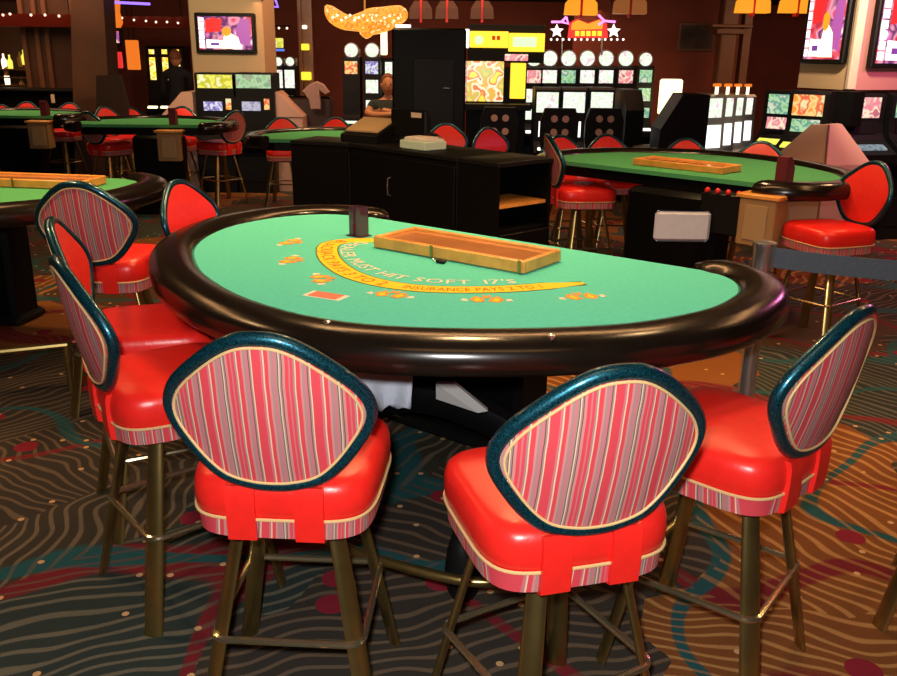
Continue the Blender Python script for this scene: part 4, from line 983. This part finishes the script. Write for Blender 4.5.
for px in list(range(551, 625, 6)): MB().sphere(lp(px, 39.5, -.02), .016, seg=6).build('bulb', E['white'], sg)
for (pts) in (((551, 22), (561, 22), (566, 17)), ((566, 17), (568, 24), (562, 22)), ((598, 15), (604, 21), (615, 22)), ((604, 21), (598, 25))): MB().tube([lp(*p, -.03) for p in pts], .014, seg=6).build('neon_tube', E['pink'], sg)
for px in (562, 602): MB().tube([lp(px, 38), (lp(px, 52)[0], 0, lp(px, 55)[2])], .012, seg=6).build('post', MT['steel'], sg)
# lit cream lamp
q = P(670, 98, 12.6); t = empty('lamp_screen', (q.x, 12.6, 0), .1, 'tall glowing cream lamp screen left of the silver slot bank', 'lamp')
zc = zat(673, 97, 12.6); MB().box((0, 0, zc), (.30, .12, .48), bev=.02).build('shade', E['cream'], t); MB().lathe([(.12, 0), (.1, .03), (.02, .05), (.02, zc-.22)], seg=14).build('stand', MT['brass'], t)
light('lamp_glow', 'POINT', (q.x-.1, 12.35, q.z), 6, (1, .72, .35), .15)
# picture on maroon wall
q = P(697, 37, 15.6); t = empty('framed_picture', (q.x, 15.652, q.z), 0, 'dark framed picture on the maroon wall above the cream lamp', 'picture')
MB().box((0, 0, 0), (.62, .04, .46), bev=.008).build('frame', MT['trimw'], t); MB().box((0, -.022, 0), (.54, .006, .38)).build('canvas', mat('dim_landscape', (.05, .03, .02), .5, noise=.7, nscale=4), t, smooth=False)
struct(MB().box((P(660, 60, 15.7).x, 15.75, 1.38), (3.0, .15, 2.76)).build('wall_right_rear', MT['wall'], smooth=False))
# rattan stool
q = G(645, 127, .75); t = empty('rattan_stool', (P(652, 130, 10.4).x, 10.4, 0), 0, 'golden rattan stool with dark cushion right of the slot row', 'stool')
MB().lathe([(.20, .62), (.22, .66), (.20, .71), (.1, .73), (.01, .73)], seg=20).build('cushion', MT['darkbrown'], t)
for k in range(8):
    a2 = 2*PI*k/8; MB().tube([(.18*math.cos(a2), .18*math.sin(a2), .63), (.15*math.cos(a2), .15*math.sin(a2), .3), (.2*math.cos(a2), .2*math.sin(a2), 0)], .017, seg=6).build('leg', MT['rattan'], t)

# --- right silver slot bank, seen from its dark side
GS = 'silver slot machines of the right bank'
ord_ = ['nearest', 'second', 'third', 'farthest']
for i, px in enumerate((721, 732, 742, 752)):
    slot_px(px, 95, 9.6+.42*i, .55, .42, ord_[i] + ' of the four silver slot machines in the right bank', GS, top='s_wht', mid='white', topper=None, body='silver', style='silver')
    q = P(px-4, 88, 9.8+.42*i); t = empty('lit_letter_topper', (q.x, 9.8+.42*i, q.z-.05), .55, ord_[i] + ' of the small warm-lit toppers on the silver bank', 'topper', 'lit toppers on the silver bank')
    MB().box((0, 0, .08), (.10, .04, .035), bev=.005).build('crossbar', E['orange'], t); MB().tube([(0, 0, -.06), (0, 0, .07)], .018, seg=8).build('stem', E['warm'], t)
q = P(693, 95, 9.2); o = MB().loft([[(-.36, 0, 0), (.18, 0, 0), (.18, .6, 0), (-.30, .6, 0)], [(-.30, 0, 1.0), (.18, 0, 1.0), (.18, .6, 1.0), (-.26, .6, 1.0)], [(-.10, 0, q.z), (.18, 0, q.z), (.18, .6, q.z), (-.06, .6, q.z)]]).build('bank_end_cabinet', MT['black'], smooth=False)
o.location = (q.x, 9.2, 0); tag(o, 'large black cabinet end of the silver slot bank', 'cabinet')

# --- right pillar with two televisions and diamond slot bank
cor = P(858, 45, 8.6); cor = Vector((cor.x-.02, 8.6, 0)); dl = Vector((-.40, .917, 0)); dr_ = Vector((.90, .43, 0))
zb = zat(845, 90, 8.6)
p0 = cor; p1 = cor+dl*.66; p3 = cor+dr_*1.5; p2 = p1+dr_*1.5
t = empty('screen_pillar', cor, 0, 'tan plaster pillar, pink light painted on its right face, with two televisions at the right', 'pillar')
pl_ = MB(); L4 = [p-cor for p in (p0, p3, p2, p1)]
vs = [(v.x, v.y, zb) for v in L4]+[(v.x, v.y, 2.75) for v in L4]
pl_.add(vs, [(0, 1, 5, 4)], MT['pinklit']); pl_.add(vs, [(3, 0, 4, 7), (2, 3, 7, 6), (1, 2, 6, 5), (0, 3, 2, 1)], MT['tan']); pl_.build('pillar_body', None, t, smooth=False)
MB().box((0, -.01, (zb+2.75)/2), (.09, .06, 2.75-zb), bev=.01, M4=Matrix.Rotation(.2, 4, 'Z')).build('corner_trim', MT['cream'], t)
def face_mat(org, d, s_, z_, off=.05):
    n_ = Vector((d.y, -d.x, 0)); 
    return Matrix.Translation(org + d*s_ + n_*off + Vector((0, 0, z_))) @ Matrix.Rotation(math.atan2(d.y, d.x), 4, 'Z')
zt_ = zat(830, 24, 8.7)
wall_tv('television', 'television on the tan left face of the right pillar', face_mat(p1, -dl, .34, zt_), .54, .72)
wall_tv('television', 'television on the pink-lit right face of the right pillar', face_mat(p0, dr_, .62, zt_-.0), .95, .78)
# slot machines round the pillar foot
GR = 'slot machines round the right pillar'
yl = math.atan2(-dl.y, -dl.x); yr = math.atan2(dr_.y, dr_.x)
nl = Vector((-.70, -.71, 0)); nr_ = Vector((.43, -.90, 0))
for (px, Y_, lb, c1_, c2_) in ((806, 8.45, 'orange-lit slot machine on the left side of the right pillar', 's_org', 's_grn'), (780, 9.0, 'green-lit slot machine on the left side of the right pillar', 's_grn', 's_pnk')):
    slot_px(px, 91, Y_, -.75, .38, lb, GR, dep=.26, top=c1_, mid=c2_, topper=None, dk='yel2', style='video')
slot_px(871, 94, 8.5, .22, .52, 'pink-lit slot machine on the right side of the right pillar', GR, top='s_pnk', mid='blackp', topper=None, dk='s_blu', style='video')
slot_px(922, 94, 8.65, .22, .46, 'slot machine cut by the right picture edge beside the pink-lit one', GR, top='s_grn', mid='blackp', topper=None, dk='yel2', style='video')
# black corner post and two beige wedge panels under it
zk = zat(828, 125, 8.3); zq = zat(828, 92, 8.3)
q = cor + nl*.10 + nr_*.10; 
o = MB().prism([(-.17, .12), (0, -.02), (.15, .08), (.08, .24), (-.08, .26)], zk-.02, zq).build('corner_post', MT['black'], smooth=False); o.location = (q.x, q.y, 0); tag(o, 'black corner post between the slot machines under the right pillar', 'post')
cw = empty('corner_plinth', (0, 0, 0), 0, 'beige two-panel plinth spreading below the black corner post', 'plinth')
def on_plane(px, py, a0, a1, a2):
    n_ = (a1-a0).cross(a2-a0); d_ = pray(px, py); o_ = Vector((0, 0, H)); return o_ + d_*((a0-o_).dot(n_)/d_.dot(n_))
b0 = P(825, 165, 7.7); tp = P(829, 125, 7.95); L0 = P(778, 158, 8.25); R0 = P(872, 165, 8.05); tl = on_plane(816, 125, tp, b0, L0); tr = on_plane(842, 124, tp, b0, R0); 
cw.location = (tp.x, tp.y, 0); o0 = Vector((tp.x, tp.y, 0))
def quad(name_, pts, m_):
    f_ = [tuple(p-o0) for p in pts]; bk = [(x, y_+.10, z_) for x, y_, z_ in f_]; return MB().loft([f_, bk]).build(name_, m_, cw, smooth=False)
def dn(p): return Vector((p.x, p.y, 0))
quad('left_panel', [tl, tp, b0, L0], MT['wedge']); quad('right_panel', [tp, tr, R0, b0], MT['wedge'])
quad('left_base', [L0, b0, dn(b0), dn(L0)], MT['wedge']); quad('right_base', [b0, R0, dn(R0), dn(b0)], MT['wedge'])
MB().tube([tuple(tp-o0+Vector((0, -.005, 0))), tuple(b0-o0+Vector((0, -.005, 0))), tuple(dn(b0)-o0+Vector((0, -.005, 0)))], .01, seg=6).build('seam_strip', MT['trimw'], cw)

def hang(o, dx=0.0, dz=0.0):
    """two thin rods from the top of a thing up to the ceiling"""
    L_ = o.location; mb = MB()
    for x in ((-dx, dx) if dx else (0,)): mb.tube([(x, .0, dz), (x, .0, 2.76-L_.z)], .006, seg=6)
    mb.build('hanger', MT['blackp'], o)
for o in list(bpy.data.objects):
    if o.parent: continue
    b0 = o.name.split('.')[0]
    if b0 == 'lit_sign': hang(o, .04)
    elif b0 == 'neon_tube': hang(o, .03)
    elif b0 == 'star_sign': hang(o, .25, .1)
    elif b0 == 'bulb_canopy': hang(o, .5, .15)
# ---------------------------------------------------------------- people
def skin(name, verts, edges, radii, m_, parent=None, sub=1):
    me = bpy.data.meshes.new(name); me.from_pydata(verts, edges, []); o = bpy.data.objects.new(name, me); C.objects.link(o)
    md = o.modifiers.new('skin', 'SKIN'); md.use_smooth_shade = True
    for i, v in enumerate(me.skin_vertices[0].data): v.radius = (radii[i], radii[i]) if not isinstance(radii[i], tuple) else radii[i]; v.use_root = (i == 0)
    s_ = o.modifiers.new('sub', 'SUBSURF'); s_.levels = sub; s_.render_levels = sub
    me.materials.append(m_)
    if parent: o.parent = parent
    return o
def chain(*groups):
    V, Ed, R_ = [], [], []
    idx = {}
    for g in groups:
        prev = None
        for (p, r_) in g:
            key = tuple(round(c, 4) for c in p)
            if key not in idx: idx[key] = len(V); V.append(p); R_.append(r_)
            if prev is not None and prev != idx[key]: Ed.append((prev, idx[key]))
            prev = idx[key]
    return V, Ed, R_
def head(parent, c, m_skin, m_hair, long=False):
    h_ = MB(); h_.sphere(c, (.075, .092, .115), seg=20); h_.sphere((c[0], c[1]-.095, c[2]-.01), (.012, .018, .022), seg=8)
    for sx in (-1, 1): h_.sphere((c[0]+sx*.076, c[1], c[2]-.005), (.01, .02, .03), seg=8)
    h_.box((c[0], c[1]-.082, c[2]-.052), (.04, .02, .008), bev=.003)
    hd = h_.build('head', m_skin, parent)
    for sx in (-1, 1): MB().sphere((c[0]+sx*.028, c[1]-.084, c[2]+.012), .009, seg=8).build('eye', MT['darkcloth'], hd)
    rr = []
    for i in range(9):
        a2 = PI*.58*i/8; rr.append([(c[0]+.084*math.sin(a2)*math.cos(2*PI*j/18), c[1]+.018+.098*math.sin(a2)*math.sin(2*PI*j/18)*(1 if math.sin(2*PI*j/18) > 0 else .82), c[2]+.020+.112*math.cos(a2)+(.035*max(0, -math.sin(2*PI*j/18)) if i > 4 else 0)) for j in range(18)])
    rr[0] = [(c[0]+.003*math.cos(2*PI*j/18), c[1]+.018+.003*math.sin(2*PI*j/18), c[2]+.132) for j in range(18)]
    MB().loft(rr, caps=True).build('hair', m_hair, hd)
# seated person, arms folded on the lap
Yp = 10.35; q = P(388, 85, Yp)
pz = q.z-1.20      # figure modelled with head centre at 1.20
pr_ = empty('person', (q.x, Yp, 0), .1, 'seated person in dark shirt with folded arms under the chandelier', 'person')
V, Ed, R_ = chain([((0, 0, .56), .13), ((0, .01, .72), .12), ((0, 0, .88), .135), ((0, 0, .99), .12), ((0, 0, 1.06), .055), ((0, -.01, 1.12), .05)],
    [((0, 0, .56), .13), ((.10, -.10, .55), .085), ((.12, -.40, .54), .07), ((.12, -.44, .28), .05), ((.12, -.44, .08), .04), ((.12, -.54, .04), .035)],
    [((0, 0, .56), .13), ((-.10, -.10, .55), .085), ((-.12, -.40, .54), .07), ((-.12, -.44, .28), .05), ((-.12, -.44, .08), .04), ((-.12, -.54, .04), .035)],
    [((0, 0, .99), .12), ((.17, 0, .98), .065), ((.24, -.10, .90), .048), ((.20, -.20, .90), .04), ((.0, -.25, .93), .034), ((-.08, -.24, .95), .028)],
    [((0, 0, .99), .12), ((-.17, 0, .98), .065), ((-.24, -.10, .90), .048), ((-.18, -.22, .89), .04), ((.02, -.27, .90), .034), ((.10, -.25, .93), .028)])
skin('body', V, Ed, R_, MT['skin'], pr_, 2)
V, Ed, R_ = chain([((0, 0, .54), .145), ((0, .01, .72), .138), ((0, 0, .88), .15), ((0, 0, .99), .135), ((0, 0, 1.045), .07)],
    [((0, 0, .99), .135), ((.17, 0, .98), .078), ((.228, -.07, .92), .060)], [((0, 0, .99), .135), ((-.17, 0, .98), .078), ((-.228, -.07, .92), .060)])
skin('shirt', V, Ed, R_, MT['shirt'], pr_, 2)
V, Ed, R_ = chain([((0, 0, .56), .145), ((.10, -.10, .555), .098), ((.12, -.40, .545), .082), ((.12, -.44, .28), .062), ((.12, -.44, .10), .052)], [((0, 0, .56), .145), ((-.10, -.10, .555), .098), ((-.12, -.40, .545), .082), ((-.12, -.44, .28), .062), ((-.12, -.44, .10), .052)])
skin('trousers', V, Ed, R_, MT['darkcloth'], pr_, 2)
head(pr_, (0, -.02, 1.21), MT['skin'], MT['hair'])
for sx in (-1, 1):
    hnd = MB(); bx_ = -sx*.09
    for k in range(4): hnd.tube([(bx_-sx*.01, -.235, .915+.016*k-.02), (bx_-sx*.05, -.235, .915+.016*k-.02), (bx_-sx*.075, -.21, .91+.016*k-.02)], [.009, .008, .006], seg=6)
    hnd.tube([(bx_, -.25, .94), (bx_-sx*.02, -.27, .965)], [.010, .007], seg=6); hnd.build('fingers', MT['skin'], pr_)
for o_ in list(pr_.children): o_.location.z = q.z-1.21
sc_seat = empty('low_stool', (q.x+.0, Yp+.02, 0), .1, 'dark low seat under the seated person', 'stool')
MB().box((0, 0, .53), (.46, .44, .07), bev=.02).build('seat', MT['darkbrown'], sc_seat); MB().box((0, .30, .80), (.44, .06, .5), bev=.02).build('backrest', MT['darkbrown'], sc_seat)
for sx in (-1, 1):
    for sy in (-1, 1): MB().tube([(sx*.18, sy*.17, .50), (sx*.2, sy*.2, 0)], .016, seg=6).build('leg', MT['brass'], sc_seat)
# standing person in black by the yellow machines, seen from behind
Yq = 13.4; q = P(175, 53, Yq); hz = q.z
pr2 = empty('person', (q.x, Yq, 0), PI, 'standing person in black seen from behind before the yellow slot machines', 'person'); s_ = hz/1.62
V, Ed, R_ = chain([((0, 0, .92), .13), ((0, 0, 1.10), .12), ((0, 0, 1.30), .14), ((0, 0, 1.40), .10), ((0, 0, 1.50), .05)],
    [((0, 0, .92), .13), ((.10, 0, .86), .09), ((.11, -.01, .48), .06), ((.11, .01, .09), .04), ((.12, -.12, .04), .035)], [((0, 0, .92), .13), ((-.10, 0, .86), .09), ((-.11, -.01, .48), .06), ((-.11, .01, .09), .04), ((-.12, -.12, .04), .035)],
    [((0, 0, 1.40), .10), ((.18, 0, 1.38), .065), ((.22, -.02, 1.10), .048), ((.17, -.2, 1.02), .036)], [((0, 0, 1.40), .10), ((-.18, 0, 1.38), .065), ((-.22, -.02, 1.10), .048), ((-.17, -.2, 1.02), .036)])
skin('body', V, Ed, R_, MT['darkcloth'], pr2, 2); head(pr2, (0, -.01, 1.60), MT['skin'], MT['hair'])
# jacket on a dark chair back
Yj = 11.6; q = P(317, 92, Yj); jc = empty('dark_armchair', (q.x-.12, Yj+.1, 0), 0, 'dark high armchair left of the seated person, under a hanging jacket', 'chair')
MB().box((0, 0, .86), (.62, .10, .62), bev=.05).build('backrest', MT['darkbrown'], jc); MB().box((0, .28, .50), (.56, .5, .12), bev=.03).build('seat', MT['darkbrown'], jc)
for sx in (-1, 1):
    for yy in (.05, .5): MB().tube([(sx*.24, yy, .45), (sx*.26, yy, 0)], .018, seg=6).build('leg', MT['brass'], jc)
jk = [(317, 81), (324, 84), (330, 92), (327, 94), (320, 89), (321, 104), (321, 110), (311, 110), (309, 100), (304, 93), (302, 91), (310, 84)]
f_ = [P(px, py, Yj-.03) for px, py in jk]; cen = sum(f_, Vector())/len(f_)
o = MB().loft([[tuple(p-cen) for p in f_], [tuple((p-cen)*.9+Vector((0, -.05, 0))) for p in f_]][::-1]).build('jacket', MT['mauve']); o.location = cen; tag(o, 'mauve jacket hanging with one sleeve out, left of the seated person', 'jacket')
# dark chair back by the pier
q = P(112, 92, 11.6); t = empty('high_back_chair', (q.x, 11.55, 0), 0, 'dark brown high-backed chair standing before the brown pier', 'chair')
zt_ = zat(110, 74, 11.55)
MB().loft([[(-.22, 0, .5), (.22, 0, .5), (.22, .09, .5), (-.22, .09, .5)], [(-.20, -.02, 1.0), (.21, -.02, 1.0), (.21, .07, 1.0), (-.20, .07, 1.0)], [(-.15, -.03, zt_-.02), (.15, -.03, zt_), (.15, .05, zt_), (-.15, .05, zt_-.02)]]).build('backrest', MT['darkbrown'], t, angle=60)
MB().box((0, .27, .48), (.44, .42, .09), bev=.02).build('seat', MT['darkbrown'], t)
for sx in (-1, 1):
    for yy in (.1, .45): MB().tube([(sx*.18, yy, .45), (sx*.2, yy, 0)], .018, seg=6).build('leg', MT['brass'], t)
